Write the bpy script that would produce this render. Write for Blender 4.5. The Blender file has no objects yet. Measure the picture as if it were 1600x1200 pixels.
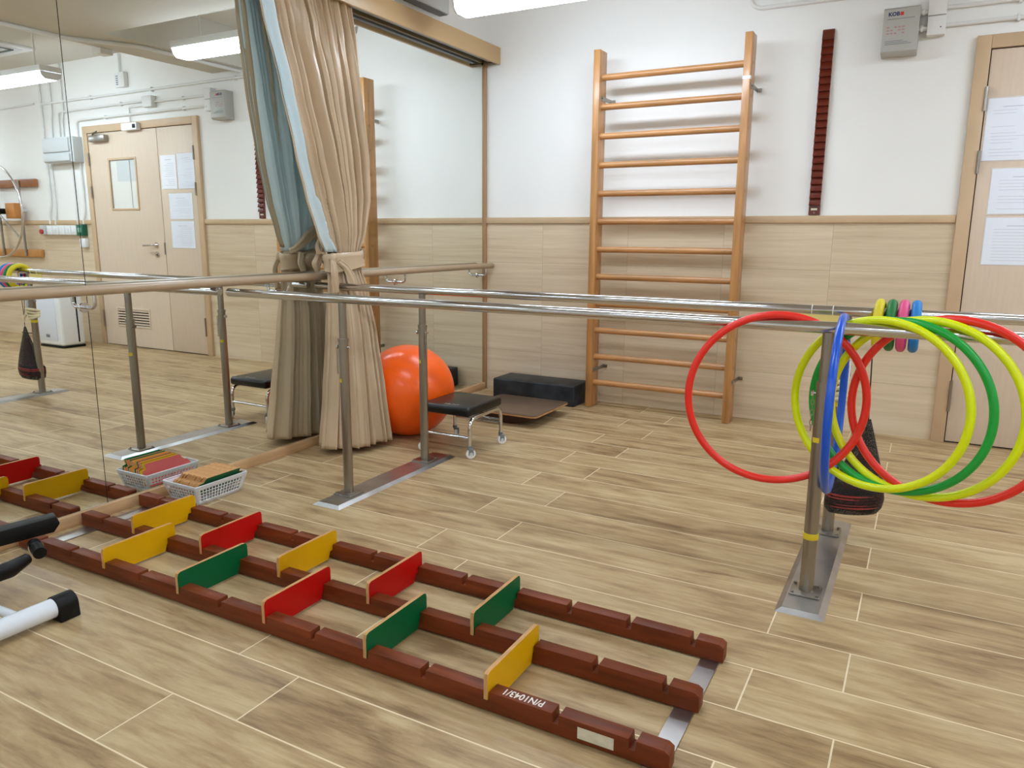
import bpy, bmesh, math, random
from mathutils import Vector, Matrix, Euler
random.seed(7)
PI = math.pi
sc = bpy.context.scene
C = sc.collection

# ------------------------------------------------------------------ camera
CAM = (2.81734, -4.75729, 1.11919)
YAW, PITCH, ROLL, FPX = 0.49928, -0.19505, 0.00664, 1176.26
cd = bpy.data.cameras.new('camera')
cam = bpy.data.objects.new('camera', cd)
C.objects.link(cam)
_f = Vector((-math.sin(YAW)*math.cos(PITCH), math.cos(YAW)*math.cos(PITCH), math.sin(PITCH)))
_r = Vector((math.cos(YAW), math.sin(YAW), 0))
_u = _r.cross(_f)
_r2 = _r*math.cos(ROLL) + _u*math.sin(ROLL)
_u2 = -_r*math.sin(ROLL) + _u*math.cos(ROLL)
cam.matrix_world = Matrix(((_r2.x, _u2.x, -_f.x, CAM[0]), (_r2.y, _u2.y, -_f.y, CAM[1]),
                           (_r2.z, _u2.z, -_f.z, CAM[2]), (0, 0, 0, 1)))
cd.sensor_width = 36.0
cd.lens = 36.0*FPX/1600.0
cd.clip_start = 0.02
sc.camera = cam

# ------------------------------------------------------------------ world, light, exposure
w = bpy.data.worlds.new('world')
sc.world = w
w.use_nodes = True
w.node_tree.nodes['Background'].inputs[0].default_value = (0.9, 0.95, 1.0, 1)
w.node_tree.nodes['Background'].inputs[1].default_value = 0.3
sc.view_settings.view_transform = 'Standard'
sc.view_settings.look = 'None'
sc.view_settings.gamma = 1.0
sc.view_settings.use_curve_mapping = False
sc.view_settings.exposure = 1.07
LAMP = 9.5          # strength of the fluorescent diffusers
sc.cycles.max_bounces = 10
sc.cycles.diffuse_bounces = 6
sc.cycles.glossy_bounces = 6
sc.cycles.transmission_bounces = 8
sc.cycles.transparent_max_bounces = 12
sc.cycles.sample_clamp_indirect = 6.0
sc.cycles.caustics_reflective = True
sc.cycles.caustics_refractive = False

# ------------------------------------------------------------------ materials
def s2l(c):
    return tuple(((v/12.92) if v <= 0.04045 else ((v+0.055)/1.055)**2.4) for v in (x/255.0 for x in c))

def mat(name, col, rough=0.5, metal=0.0, emit=None, estr=0.0, spec=0.5, coat=0.0, alpha=1.0, var=0.0, vscale=8.0,
        trans=0.0, bump=0.0, bscale=200.0, stretch=None, col2=None):
    m = bpy.data.materials.new(name)
    m.use_nodes = True
    nt = m.node_tree
    b = nt.nodes['Principled BSDF']
    lin = s2l(col)
    b.inputs['Base Color'].default_value = (*lin, 1)
    b.inputs['Roughness'].default_value = rough
    b.inputs['Metallic'].default_value = metal
    b.inputs['Specular IOR Level'].default_value = spec
    b.inputs['Coat Weight'].default_value = coat
    b.inputs['Coat Roughness'].default_value = 0.12
    b.inputs['Alpha'].default_value = alpha
    b.inputs['Transmission Weight'].default_value = trans
    if emit:
        b.inputs['Emission Color'].default_value = (*emit, 1)
        b.inputs['Emission Strength'].default_value = estr
    tc = nt.nodes.new('ShaderNodeTexCoord')
    mp = nt.nodes.new('ShaderNodeMapping')
    if stretch:
        mp.inputs['Scale'].default_value = stretch
    nt.links.new(tc.outputs['Object'], mp.inputs[0])
    if var > 0:
        n = nt.nodes.new('ShaderNodeTexNoise')
        n.inputs['Scale'].default_value = vscale
        n.inputs['Detail'].default_value = 5
        nt.links.new(mp.outputs[0], n.inputs[0])
        r = nt.nodes.new('ShaderNodeValToRGB')
        r.color_ramp.elements[0].position = 0.3
        r.color_ramp.elements[1].position = 0.7
        lo = tuple(v*(1-var) for v in lin)
        hi = s2l(col2) if col2 else tuple(min(1, v*(1+var)) for v in lin)
        r.color_ramp.elements[0].color = (*lo, 1)
        r.color_ramp.elements[1].color = (*hi, 1)
        nt.links.new(n.outputs[0], r.inputs[0])
        nt.links.new(r.outputs[0], b.inputs['Base Color'])
    if bump > 0:
        n2 = nt.nodes.new('ShaderNodeTexNoise')
        n2.inputs['Scale'].default_value = bscale
        nt.links.new(mp.outputs[0], n2.inputs[0])
        bp = nt.nodes.new('ShaderNodeBump')
        bp.inputs['Strength'].default_value = bump
        bp.inputs['Distance'].default_value = 0.002
        nt.links.new(n2.outputs[0], bp.inputs['Height'])
        nt.links.new(bp.outputs[0], b.inputs['Normal'])
    return m

def plank_mat(name, width, row, ox, oy, offset, mortar, c_dark, c_mid, c_light, c_grout, rough, axis='xy',
              gscale=(1.4, 22.0), tint=0.35, bands=1.0):
    """wood-look tile: brick layout, its own grain on every tile, pale joints"""
    m = bpy.data.materials.new(name)
    m.use_nodes = True
    nt = m.node_tree
    N = nt.nodes.new
    L = nt.links.new
    b = nt.nodes['Principled BSDF']
    geo = N('ShaderNodeNewGeometry')
    sep = N('ShaderNodeSeparateXYZ')
    L(geo.outputs['Position'], sep.inputs[0])
    def math_(op, a, c, d=None):
        n = N('ShaderNodeMath')
        n.operation = op
        for i, v in enumerate((a, c)):
            if v is None:
                continue
            if isinstance(v, (int, float)):
                n.inputs[i].default_value = v
            else:
                L(v, n.inputs[i])
        return n.outputs[0]
    X = math_('ADD', sep.outputs[0], ox)
    Y = math_('ADD', sep.outputs[1] if axis == 'xy' else sep.outputs[2], oy)
    cmb = N('ShaderNodeCombineXYZ')
    L(X, cmb.inputs[0]); L(Y, cmb.inputs[1])
    br = N('ShaderNodeTexBrick')
    br.offset = offset
    br.offset_frequency = 2
    br.squash = 1.0
    br.inputs['Color1'].default_value = (0, 0, 0, 1)
    br.inputs['Color2'].default_value = (1, 1, 1, 1)
    br.inputs['Mortar'].default_value = (0.5, 0.5, 0.5, 1)
    br.inputs['Scale'].default_value = 1.0
    br.inputs['Mortar Size'].default_value = mortar
    br.inputs['Mortar Smooth'].default_value = 0.0
    br.inputs['Bias'].default_value = 0.0
    br.inputs['Brick Width'].default_value = width
    br.inputs['Row Height'].default_value = row
    L(cmb.outputs[0], br.inputs['Vector'])
    rnd = N('ShaderNodeSeparateColor')
    L(br.outputs['Color'], rnd.inputs[0])
    seed = math_('MULTIPLY', rnd.outputs[0], 37.0)
    gx = math_('MULTIPLY', X, gscale[0])
    gy = math_('MULTIPLY', Y, gscale[1])
    g = N('ShaderNodeCombineXYZ')
    L(gx, g.inputs[0]); L(gy, g.inputs[1]); L(seed, g.inputs[2])
    n1 = N('ShaderNodeTexNoise')
    n1.inputs['Scale'].default_value = 1.0
    n1.inputs['Detail'].default_value = 7
    n1.inputs['Roughness'].default_value = 0.62
    n1.inputs['Distortion'].default_value = 0.6
    L(g.outputs[0], n1.inputs[0])
    g2 = N('ShaderNodeCombineXYZ')
    L(math_('MULTIPLY', X, gscale[0]*0.75), g2.inputs[0]); L(math_('MULTIPLY', Y, gscale[1]*0.22), g2.inputs[1])
    L(math_('ADD', seed, 5.3), g2.inputs[2])
    n2 = N('ShaderNodeTexNoise')
    n2.inputs['Scale'].default_value = 1.0
    n2.inputs['Detail'].default_value = 4
    n2.inputs['Distortion'].default_value = 1.2
    L(g2.outputs[0], n2.inputs[0])
    g3 = N('ShaderNodeCombineXYZ')
    L(math_('MULTIPLY', X, gscale[0]*4.5), g3.inputs[0]); L(math_('MULTIPLY', Y, gscale[1]*4.2), g3.inputs[1])
    L(math_('ADD', seed, 11.7), g3.inputs[2])
    n3 = N('ShaderNodeTexNoise')
    n3.inputs['Scale'].default_value = 1.0
    n3.inputs['Detail'].default_value = 5
    n3.inputs['Roughness'].default_value = 0.7
    L(g3.outputs[0], n3.inputs[0])
    mixv = math_('ADD', math_('MULTIPLY', n1.outputs[0], 0.5), math_('MULTIPLY', n2.outputs[0], 0.32*bands))
    mixv = math_('ADD', mixv, math_('MULTIPLY', n3.outputs[0], 0.18+0.13*(1-bands)))
    mixv = math_('ADD', mixv, math_('MULTIPLY', math_('SUBTRACT', rnd.outputs[0], 0.5), tint*0.3))
    ramp = N('ShaderNodeValToRGB')
    e = ramp.color_ramp.elements
    e[0].position = 0.36; e[0].color = (*s2l(c_dark), 1)
    e[1].position = 0.63; e[1].color = (*s2l(c_light), 1)
    k = e.new(0.485); k.color = (*s2l(c_mid), 1)
    L(mixv, ramp.inputs[0])
    mx = N('ShaderNodeMix')
    mx.data_type = 'RGBA'
    L(br.outputs['Fac'], mx.inputs[0])
    L(ramp.outputs[0], mx.inputs[6])
    mx.inputs[7].default_value = (*s2l(c_grout), 1)
    L(mx.outputs[2], b.inputs['Base Color'])
    rr = math_('ADD', math_('MULTIPLY', n1.outputs[0], 0.18), rough-0.09)
    rr = math_('ADD', rr, math_('MULTIPLY', br.outputs['Fac'], 0.3))
    L(rr, b.inputs['Roughness'])
    b.inputs['Specular IOR Level'].default_value = 0.3
    bp = N('ShaderNodeBump')
    bp.inputs['Strength'].default_value = 0.25
    bp.inputs['Distance'].default_value = 0.002
    L(math_('SUBTRACT', math_('MULTIPLY', n1.outputs[0], 0.3), br.outputs['Fac']), bp.inputs['Height'])
    L(bp.outputs[0], b.inputs['Normal'])
    return m

M = {}
M['floor'] = plank_mat('wood_look_floor_tile', 1.235, 0.2045, -0.045, 0.2045*40, 0.822, 0.0021,
                       (132, 104, 72), (175, 147, 107), (201, 178, 137), (232, 214, 180), 0.42, tint=0.28, gscale=(2.8, 22.0))
M['wainscot'] = plank_mat('beige_wall_tile', 0.619, 0.63, 0.157, 0.33, 0.0, 0.0011,
                          (194, 172, 143), (210, 190, 161), (222, 205, 178), (176, 158, 134), 0.38, axis='xz',
                          gscale=(0.9, 26.0), tint=0.15)
M['wall'] = mat('white_wall_paint', (238, 237, 234), 0.75, spec=0.25, var=0.012, vscale=2.0)
M['ceil'] = mat('ceiling_paint', (214, 210, 200), 0.85, spec=0.2, var=0.02, vscale=1.5)
M['beige_trim'] = mat('beige_laminate_trim', (200, 172, 136), 0.45, var=0.05, vscale=6)
M['pelmet'] = mat('tan_laminate', (196, 163, 116), 0.4, var=0.04, vscale=3)
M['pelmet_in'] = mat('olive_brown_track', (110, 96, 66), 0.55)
M['skirt'] = mat('light_oak_strip', (200, 162, 120), 0.5, var=0.14, vscale=4, stretch=(1, 1, 12))
M['corner'] = mat('brown_corner_strip', (168, 132, 96), 0.45)
M['door'] = mat('pale_beech_laminate', (216, 196, 174), 0.45, var=0.03, vscale=14, stretch=(6, 1, 0.4))
M['doorframe'] = mat('beech_frame', (200, 171, 137), 0.45, var=0.05, vscale=8)
M['dark_gap'] = mat('dark_gap', (52, 44, 36), 0.8)
M['steel'] = mat('brushed_steel', (158, 153, 145), 0.3, metal=1.0, var=0.08, vscale=30, stretch=(1, 1, 0.15))
M['steel_bar'] = mat('polished_steel_tube', (205, 205, 207), 0.13, metal=1.0)
M['steel_plate'] = mat('scuffed_steel_plate', (178, 176, 174), 0.34, metal=1.0, var=0.15, vscale=9)
M['chrome'] = mat('chrome', (214, 214, 216), 0.07, metal=1.0)
M['brass_tape'] = mat('yellow_tape', (222, 196, 40), 0.5)
M['wood_bar'] = mat('varnished_orange_wood', (182, 130, 76), 0.34, var=0.24, vscale=5, stretch=(7, 7, 0.7), coat=0.25)
M['wood_rung'] = mat('varnished_orange_rung', (182, 130, 80), 0.32, var=0.22, vscale=5, stretch=(0.8, 7, 7), coat=0.25)
M['rail'] = mat('red_brown_painted_wood', (112, 50, 20), 0.45, var=0.34, vscale=6, stretch=(0.6, 6, 6), spec=0.28)
M['zig'] = mat('mahogany_varnish', (98, 32, 14), 0.3, var=0.2, vscale=10, stretch=(6, 6, 1), coat=0.3)
M['ply'] = mat('plywood_edge', (200, 152, 98), 0.6, var=0.25, vscale=30, stretch=(20, 1, 1))
M['ply_lt'] = mat('plywood_edge_pale', (198, 148, 92), 0.6, var=0.45, vscale=60, stretch=(6, 1, 6))
M['yel'] = mat('yellow_board_paint', (226, 172, 6), 0.45, var=0.04, spec=0.22)
M['red'] = mat('red_board_paint', (196, 16, 12), 0.45, var=0.04, spec=0.22)
M['grn'] = mat('green_board_paint', (4, 98, 54), 0.45, var=0.04, spec=0.22)
M['pinkr'] = mat('faded_red_board_paint', (214, 88, 86), 0.5, var=0.04)
M['org'] = mat('orange_board_paint', (226, 128, 72), 0.5, var=0.04)
M['paint_white'] = mat('white_paint_pen', (236, 226, 216), 0.6)
M['paper'] = mat('paper', (240, 243, 250), 0.6, var=0.02, vscale=5)
M['ink'] = mat('grey_ink', (190, 194, 204), 0.7)
M['film'] = mat('clear_plastic_sleeve', (245, 248, 255), 0.12, alpha=0.18)
M['h_red'] = mat('red_plastic_tube', (236, 44, 30), 0.28, coat=0.1)
M['h_yel'] = mat('lime_yellow_plastic_tube', (226, 240, 0), 0.28, coat=0.1)
M['h_grn'] = mat('green_plastic_tube', (6, 160, 56), 0.28, coat=0.1)
M['h_blu'] = mat('blue_plastic_tube', (4, 84, 206), 0.28, coat=0.1)
M['r_yel'] = mat('yellow_grained_rubber', (224, 206, 28), 0.45, bump=0.4, bscale=260)
M['r_grn'] = mat('green_grained_rubber', (20, 118, 52), 0.45, bump=0.4, bscale=260)
M['r_pnk'] = mat('pink_grained_rubber', (232, 84, 140), 0.45, bump=0.4, bscale=260)
M['r_blu'] = mat('blue_grained_rubber', (22, 128, 206), 0.45, bump=0.4, bscale=260)
M['ball'] = mat('orange_vinyl', (252, 98, 14), 0.3, spec=0.4, coat=0.1)
M['blackvinyl'] = mat('black_vinyl', (9, 10, 10), 0.32, spec=0.4, var=0.1)
M['blackfoam'] = mat('scuffed_black_cover', (15, 18, 21), 0.45, var=0.5, vscale=9, col2=(52, 57, 62), spec=0.35)
M['board'] = mat('brown_plywood_top', (92, 72, 56), 0.3, var=0.15, vscale=4)
M['board_dk'] = mat('dark_rocker_wood', (70, 48, 36), 0.5)
M['rubber'] = mat('black_rubber', (9, 9, 10), 0.5, spec=0.3)
M['whitepl'] = mat('white_plastic', (234, 236, 238), 0.35)
M['whiteenam'] = mat('white_enamel_tube', (226, 232, 240), 0.25, coat=0.3)
M['graypl'] = mat('grey_painted_metal', (176, 175, 168), 0.42, metal=0.0)
M['graybox'] = mat('light_grey_box', (200, 204, 204), 0.45)
M['graydk'] = mat('dark_grey_panel', (120, 124, 126), 0.5)
M['conduit'] = mat('white_painted_conduit', (228, 228, 226), 0.45)
M['logo_blue'] = mat('navy_print', (24, 40, 96), 0.5)
M['logo_red'] = mat('red_print', (206, 44, 44), 0.5)
M['faint_red'] = mat('faint_red_print', (182, 140, 134), 0.6)
M['greenpl'] = mat('green_plastic_box', (16, 96, 74), 0.4)
M['redpl'] = mat('red_plastic_button', (186, 60, 62), 0.4)
M['lining'] = mat('pale_blue_lining', (216, 232, 238), 0.7, var=0.03, vscale=3)
M['curtain'] = mat('champagne_satin', (196, 172, 142), 0.32, var=0.1, vscale=3, bump=0.15, bscale=400)
M['cloth'] = mat('cream_cloth', (226, 214, 178), 0.8, bump=0.3, bscale=120)
M['mesh'] = mat('black_net', (20, 17, 16), 0.6)
M['bagred'] = mat('dark_red_strap', (140, 40, 30), 0.5, var=0.3, vscale=20)
M['basket'] = mat('white_translucent_plastic', (236, 240, 244), 0.3, alpha=0.9)
M['strapgrey'] = mat('grey_strap', (150, 156, 162), 0.5)
M['label'] = mat('off_white_label', (214, 208, 186), 0.6, var=0.1, vscale=60)
M['diff_row'] = mat('lit_diffuser_rear', (255, 255, 255), 0.5, emit=(0.99, 1.14, 1.31), estr=LAMP*0.92)
M['diff'] = mat('lit_diffuser', (255, 255, 255), 0.5, emit=(0.99, 1.14, 1.31), estr=LAMP*1.08)
M['stool_txt'] = mat('pale_print', (170, 160, 160), 0.5)
M['plug'] = mat('dowel_end_grain', (166, 114, 62), 0.45, var=0.2, vscale=6)
M['lead'] = mat('wall_wood', (150, 92, 50), 0.4, var=0.2, vscale=6)

mm = bpy.data.materials.new('mirror_glass')
mm.use_nodes = True
_b = mm.node_tree.nodes['Principled BSDF']
_b.inputs['Base Color'].default_value = (0.90, 0.94, 0.915, 1)
_b.inputs['Metallic'].default_value = 1.0
_b.inputs['Roughness'].default_value = 0.004
M['mirror'] = mm
gm = bpy.data.materials.new('window_glass')
gm.use_nodes = True
_b = gm.node_tree.nodes['Principled BSDF']
_b.inputs['Base Color'].default_value = (0.95, 0.97, 0.97, 1)
_b.inputs['Roughness'].default_value = 0.02
_b.inputs['Alpha'].default_value = 0.12
M['glass'] = gm
# bag net: a lattice of cords, gaps open
nm = bpy.data.materials.new('black_net_open')
nm.use_nodes = True
nt = nm.node_tree
_b = nt.nodes['Principled BSDF']
_b.inputs['Base Color'].default_value = (0.008, 0.006, 0.006, 1)
_b.inputs['Roughness'].default_value = 0.6
_uv = nt.nodes.new('ShaderNodeTexCoord')
_br = nt.nodes.new('ShaderNodeTexVoronoi')
_br.feature = 'DISTANCE_TO_EDGE'
_br.inputs['Scale'].default_value = 220
nt.links.new(_uv.outputs['Object'], _br.inputs['Vector'])
_m = nt.nodes.new('ShaderNodeMath'); _m.operation = 'LESS_THAN'; _m.inputs[1].default_value = 0.16
nt.links.new(_br.outputs['Distance'], _m.inputs[0])
_m2 = nt.nodes.new('ShaderNodeMath'); _m2.operation = 'MAXIMUM'; _m2.inputs[1].default_value = 0.25
nt.links.new(_m.outputs[0], _m2.inputs[0])
nt.links.new(_m2.outputs[0], _b.inputs['Alpha'])
M['net'] = nm

# ------------------------------------------------------------------ helpers
def wm(o):
    m = Matrix.Translation(o.location) @ o.rotation_euler.to_matrix().to_4x4()
    return (wm(o.parent) @ m) if o.parent else m

def thing(name, label, cat, loc=(0, 0, 0), group=None, kind=None):
    o = bpy.data.objects.new(name, None)
    C.objects.link(o)
    o.empty_display_size = 0.05
    o.location = loc
    if label: o['label'] = label
    if cat: o['category'] = cat
    if group: o['group'] = group
    if kind: o['kind'] = kind
    return o

def tag(o, label, cat, group=None):
    o['label'] = label; o['category'] = cat
    if group: o['group'] = group
    return o

def obj(name, bm, m, parent=None, smooth=35, loc=None):
    """link the bmesh (world coordinates) as one mesh object under parent"""
    me = bpy.data.meshes.new(name)
    bmesh.ops.recalc_face_normals(bm, faces=bm.faces)
    bm.to_mesh(me); bm.free()
    mats = m if isinstance(m, (list, tuple)) else [m]
    for q in mats:
        me.materials.append(q)
    me.polygons.foreach_set('use_smooth', [True]*len(me.polygons))
    me.set_sharp_from_angle(angle=math.radians(smooth))
    o = bpy.data.objects.new(name, me)
    C.objects.link(o)
    if parent:
        me.transform(wm(parent).inverted())
        o.parent = parent
    else:
        if loc is None:
            co = [v.co for v in me.vertices]
            lo = [min(v[i] for v in co) for i in range(3)]; hi = [max(v[i] for v in co) for i in range(3)]
            loc = Vector(((lo[0]+hi[0])/2, (lo[1]+hi[1])/2, lo[2]))
        me.transform(Matrix.Translation(-Vector(loc)))
        o.location = loc
    return o

def struct(name, bm, m, parent=None, **k):
    o = obj(name, bm, m, parent, **k)
    if parent is None:
        o['kind'] = 'structure'
    return o

def B():
    return bmesh.new()

def merge(bm, tmp, mi=0, mtx=None):
    if mtx: bmesh.ops.transform(tmp, matrix=mtx, verts=tmp.verts)
    me = bpy.data.meshes.new('t'); tmp.to_mesh(me); tmp.free()
    n = len(bm.faces)
    bm.from_mesh(me)
    bpy.data.meshes.remove(me)
    bm.faces.ensure_lookup_table()
    for f in bm.faces[n:]:
        f.material_index = mi

def box(bm, x0, x1, y0, y1, z0, z1, bev=0.0, seg=2, mi=0, mtx=None):
    t = bmesh.new()
    bmesh.ops.create_cube(t, size=1.0)
    bmesh.ops.scale(t, vec=(abs(x1-x0), abs(y1-y0), abs(z1-z0)), verts=t.verts)
    bmesh.ops.translate(t, vec=((x0+x1)/2, (y0+y1)/2, (z0+z1)/2), verts=t.verts)
    if bev > 0:
        bmesh.ops.bevel(t, geom=list(t.edges), offset=bev, segments=seg, profile=0.5, affect='EDGES')
    merge(bm, t, mi, mtx)
    return bm

def tube(bm, pts, r, n=16, mi=0, closed=False, caps=True):
    pts = [Vector(p) for p in pts]
    N = len(pts)
    rr = r if isinstance(r, (list, tuple)) else [r]*N
    rings = []
    prev = None
    for i, p in enumerate(pts):
        if closed:
            d = (pts[(i+1) % N]-pts[i-1]).normalized()
        else:
            d = (pts[min(i+1, N-1)]-pts[max(i-1, 0)]).normalized()
        if prev is None:
            a = Vector((0, 0, 1)) if abs(d.z) < 0.9 else Vector((1, 0, 0))
            u = d.cross(a).normalized()
        else:
            u = (prev - d*prev.dot(d)).normalized()
        prev = u
        v = d.cross(u)
        rings.append([bm.verts.new(p + u*math.cos(2*PI*k/n)*rr[i] + v*math.sin(2*PI*k/n)*rr[i]) for k in range(n)])
    M_ = N if closed else N-1
    for i in range(M_):
        a, b = rings[i], rings[(i+1) % N]
        for k in range(n):
            f = bm.faces.new((a[k], a[(k+1) % n], b[(k+1) % n], b[k])); f.material_index = mi
    if not closed and caps:
        f = bm.faces.new(rings[0]); f.material_index = mi
        f = bm.faces.new(rings[-1][::-1]); f.material_index = mi
    return bm

def arcpts(pts, rad, n=6):
    """round the corners of a polyline"""
    pts = [Vector(p) for p in pts]
    out = [pts[0]]
    for i in range(1, len(pts)-1):
        a, b, c = pts[i-1], pts[i], pts[i+1]
        d1 = (a-b).normalized(); d2 = (c-b).normalized()
        r = min(rad, (a-b).length*0.49, (c-b).length*0.49)
        p1 = b+d1*r; p2 = b+d2*r
        for k in range(n+1):
            t = k/n
            out.append((1-t)**2*p1 + 2*t*(1-t)*b + t*t*p2)
    out.append(pts[-1])
    return out

def prism(bm, prof, axis, a, b, bev=0.0, mi=0, seg=2, mtx=None):
    """extrude a 2-D profile along an axis: 'x' -> prof in (y,z), 'y' -> (x,z), 'z' -> (x,y)"""
    t = bmesh.new()
    def P(p, s):
        return {'x': (s, p[0], p[1]), 'y': (p[0], s, p[1]), 'z': (p[0], p[1], s)}[axis]
    v0 = [t.verts.new(P(p, a)) for p in prof]
    v1 = [t.verts.new(P(p, b)) for p in prof]
    n = len(prof)
    t.faces.new(v0); t.faces.new(v1[::-1])
    for i in range(n):
        t.faces.new((v0[i], v0[(i+1) % n], v1[(i+1) % n], v1[i]))
    bmesh.ops.recalc_face_normals(t, faces=t.faces)
    if bev > 0:
        bmesh.ops.bevel(t, geom=list(t.edges), offset=bev, segments=seg, profile=0.5, affect='EDGES', clamp_overlap=True)
    merge(bm, t, mi, mtx)
    return bm

def smooth(pts, n=8):
    P_ = [Vector(p) for p in pts]
    P_ = [P_[0]*2-P_[1]]+P_+[P_[-1]*2-P_[-2]]
    out = []
    for i in range(1, len(P_)-2):
        for k in range(n):
            t = k/n
            a, b, c, d = P_[i-1:i+3]
            out.append(0.5*((2*b)+(c-a)*t+(2*a-5*b+4*c-d)*t*t+(3*b-a-3*c+d)*t**3))
    out.append(P_[-2])
    return out

def lerp_list(v, n=8):
    out = []
    for a, b in zip(v, v[1:]):
        out += [a+(b-a)*k/n for k in range(n)]
    return out+[v[-1]]

def cyl(bm, p0, p1, r, n=20, mi=0):
    return tube(bm, [p0, p1], r, n, mi)

def sphere(bm, c, r, u=32, v=16, mi=0, scale=(1, 1, 1)):
    t = bmesh.new()
    bmesh.ops.create_uvsphere(t, u_segments=u, v_segments=v, radius=r)
    bmesh.ops.scale(t, vec=scale, verts=t.verts)
    bmesh.ops.translate(t, vec=c, verts=t.verts)
    merge(bm, t, mi)
    return bm

def text(name, body, size, m, parent, mtx, extrude=0.0003, bold=0.0):
    cu = bpy.data.curves.new(name, 'FONT')
    cu.body = body; cu.size = size; cu.extrude = extrude; cu.offset = bold
    cu.align_x = 'CENTER'; cu.align_y = 'CENTER'
    cu.resolution_u = 3
    o = bpy.data.objects.new(name, cu)
    dg = bpy.context.evaluated_depsgraph_get()
    C.objects.link(o)
    dg.update()
    me = bpy.data.meshes.new_from_object(o.evaluated_get(bpy.context.evaluated_depsgraph_get()))
    C.objects.unlink(o); bpy.data.objects.remove(o)
    me.materials.clear(); me.materials.append(m)
    me.transform(mtx)
    q = bpy.data.objects.new(name, me)
    C.objects.link(q)
    if parent:
        me.transform(wm(parent).inverted()); q.parent = parent
    return q

def copy_tree(o, parent=None):
    c = o.copy(); C.objects.link(c)
    c.parent = parent
    for ch in list(bpy.data.objects):
        if ch.parent == o:
            copy_tree(ch, c)
    return c

# ------------------------------------------------------------------ room shell
RX, RY, RZ = 8.2, -7.0, 2.75     # right wall, front wall, ceiling
struct('floor', box(B(), 0, RX, RY, 0, -0.1, 0), M['floor'])
wb = struct('wall_back', box(B(), -0.1, RX+0.1, 0.0, 0.12, 0, RZ), M['wall'])
struct('wall_left', box(B(), -0.12, -0.006, RY, 0, 0, RZ), M['wall'])
struct('wall_right', box(B(), RX, RX+0.12, RY, 0, 0, RZ), M['wall'])
struct('wall_front', box(B(), -0.1, RX+0.1, RY-0.12, RY, 0, RZ), M['wall'])
ce = struct('ceiling', box(B(), -0.1, RX+0.1, RY-0.1, 0.1, RZ, RZ+0.1), M['ceil'])
bb = B()
box(bb, -0.004, 2.72, -2.6, -1.25, 2.46, RZ)
struct('beam', bb, M['ceil'], ce)
struct('beam', box(B(), 2.3, 2.72, -1.25, -0.0, 2.46, RZ), M['ceil'], ce)
struct('beam', box(B(), 2.3, 2.72, RY+0.02, -2.6, 2.46, RZ), M['ceil'], ce)

# tiled lower wall and its cap rail (broken by the door)
DX0, DX1 = 2.923, 4.567
for nm_, xa, xb in (('wainscot', 0.0, DX0), ('wainscot', DX1, RX)):
    struct(nm_, box(B(), xa, xb, -0.008, 0.0, 0.0, 1.2), M['wainscot'], wb)
for i, (xa, xb) in enumerate(((0.0, DX0), (DX1, RX))):
    struct('trim_%d' % (i+1), box(B(), xa+0.001, xb-0.001, -0.022, -0.001, 1.2, 1.242, 0.004), M['beige_trim'])
for nm_, args in (('wall_left', 0), ):
    pass
wl = bpy.data.objects['wall_left']; wr = bpy.data.objects['wall_right']
struct('wainscot', box(B(), RX-0.008, RX, RY, -0.01, 0, 1.2), M['beige_trim'], wr)

# corner strip and bottom strip round the mirrors
struct('trim_3', box(B(), -0.006, 0.016, -0.03, -0.009, 0.0, 2.268, 0.002), M['corner'])
struct('baseboard_left', box(B(), -0.006, 0.014, RY+0.01, -0.031, 0.0, 0.046, 0.002), M['skirt'])

# mirrors
ml = ['tall frameless wall mirror nearest the back corner, behind the orange ball',
      'tall wall mirror reflecting the double door, left of the tied curtain',
      'wall mirror at the left edge of the photo, beyond the dark vertical joint']
for i, (ya, yb_) in enumerate(((-0.031, -1.5), (-1.5, -3.0), (-3.0, -4.9))):
    o = obj('wall_mirror', box(B(), -0.005, 0.001, yb_+0.0015, ya-0.0015, 0.047, 2.30), M['mirror'])
    tag(o, ml[i], 'mirror')
struct('trim_4', box(B(), -0.0055, -0.0052, -4.9, -0.03, 0.047, 2.30), M['dark_gap'])

# pelmet over the mirrors
pe = thing('curtain_pelmet', 'long tan pelmet box with a curtain track above the mirrors', 'pelmet', (0.06, -2.4, 2.26))
obj('fascia', box(B(), 0.1, 0.118, -4.9, -0.002, 2.262, 2.37, 0.0015), M['pelmet'], pe)
obj('top_board', box(B(), 0.0, 0.1, -4.9, -0.002, 2.352, 2.37), M['pelmet'], pe)
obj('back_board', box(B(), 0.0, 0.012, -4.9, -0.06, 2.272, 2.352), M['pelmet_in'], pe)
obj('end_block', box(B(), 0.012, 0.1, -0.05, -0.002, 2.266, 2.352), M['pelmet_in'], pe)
obj('curtain_track', box(B(), 0.05, 0.08, -4.88, -0.06, 2.275, 2.30, 0.002), M['graydk'], pe)

# handrail
hr = thing('wall_handrail', 'beige round handrail on chrome brackets running across the mirrors', 'handrail', (0.07, -2.4, 0.905))
XH, ZH = 0.0718, 0.9057
obj('rail', tube(B(), [(XH, -0.03, ZH), (XH, -0.036, ZH), (XH, -5.2, ZH)], [0.016, 0.0195, 0.0195], 24), mat('beige_vinyl_handrail', (178, 154, 126), 0.35, coat=0.1), hr)
for yb_ in (-0.1166, -1.0705, -2.02, -3.014, -4.0):
    bm = B()
    tube(bm, arcpts([(XH, yb_, ZH-0.012), (XH, yb_, ZH-0.0677), (0.001, yb_, ZH-0.0677)], 0.03, 8), 0.0068, 12)
    br_ = obj('bracket', bm, M['chrome'], hr)
    bm = B()
    cyl(bm, (0.0012, yb_, ZH-0.0677), (0.006, yb_, ZH-0.0677), 0.019, 20)
    obj('rosette', bm, M['chrome'], br_)

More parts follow.
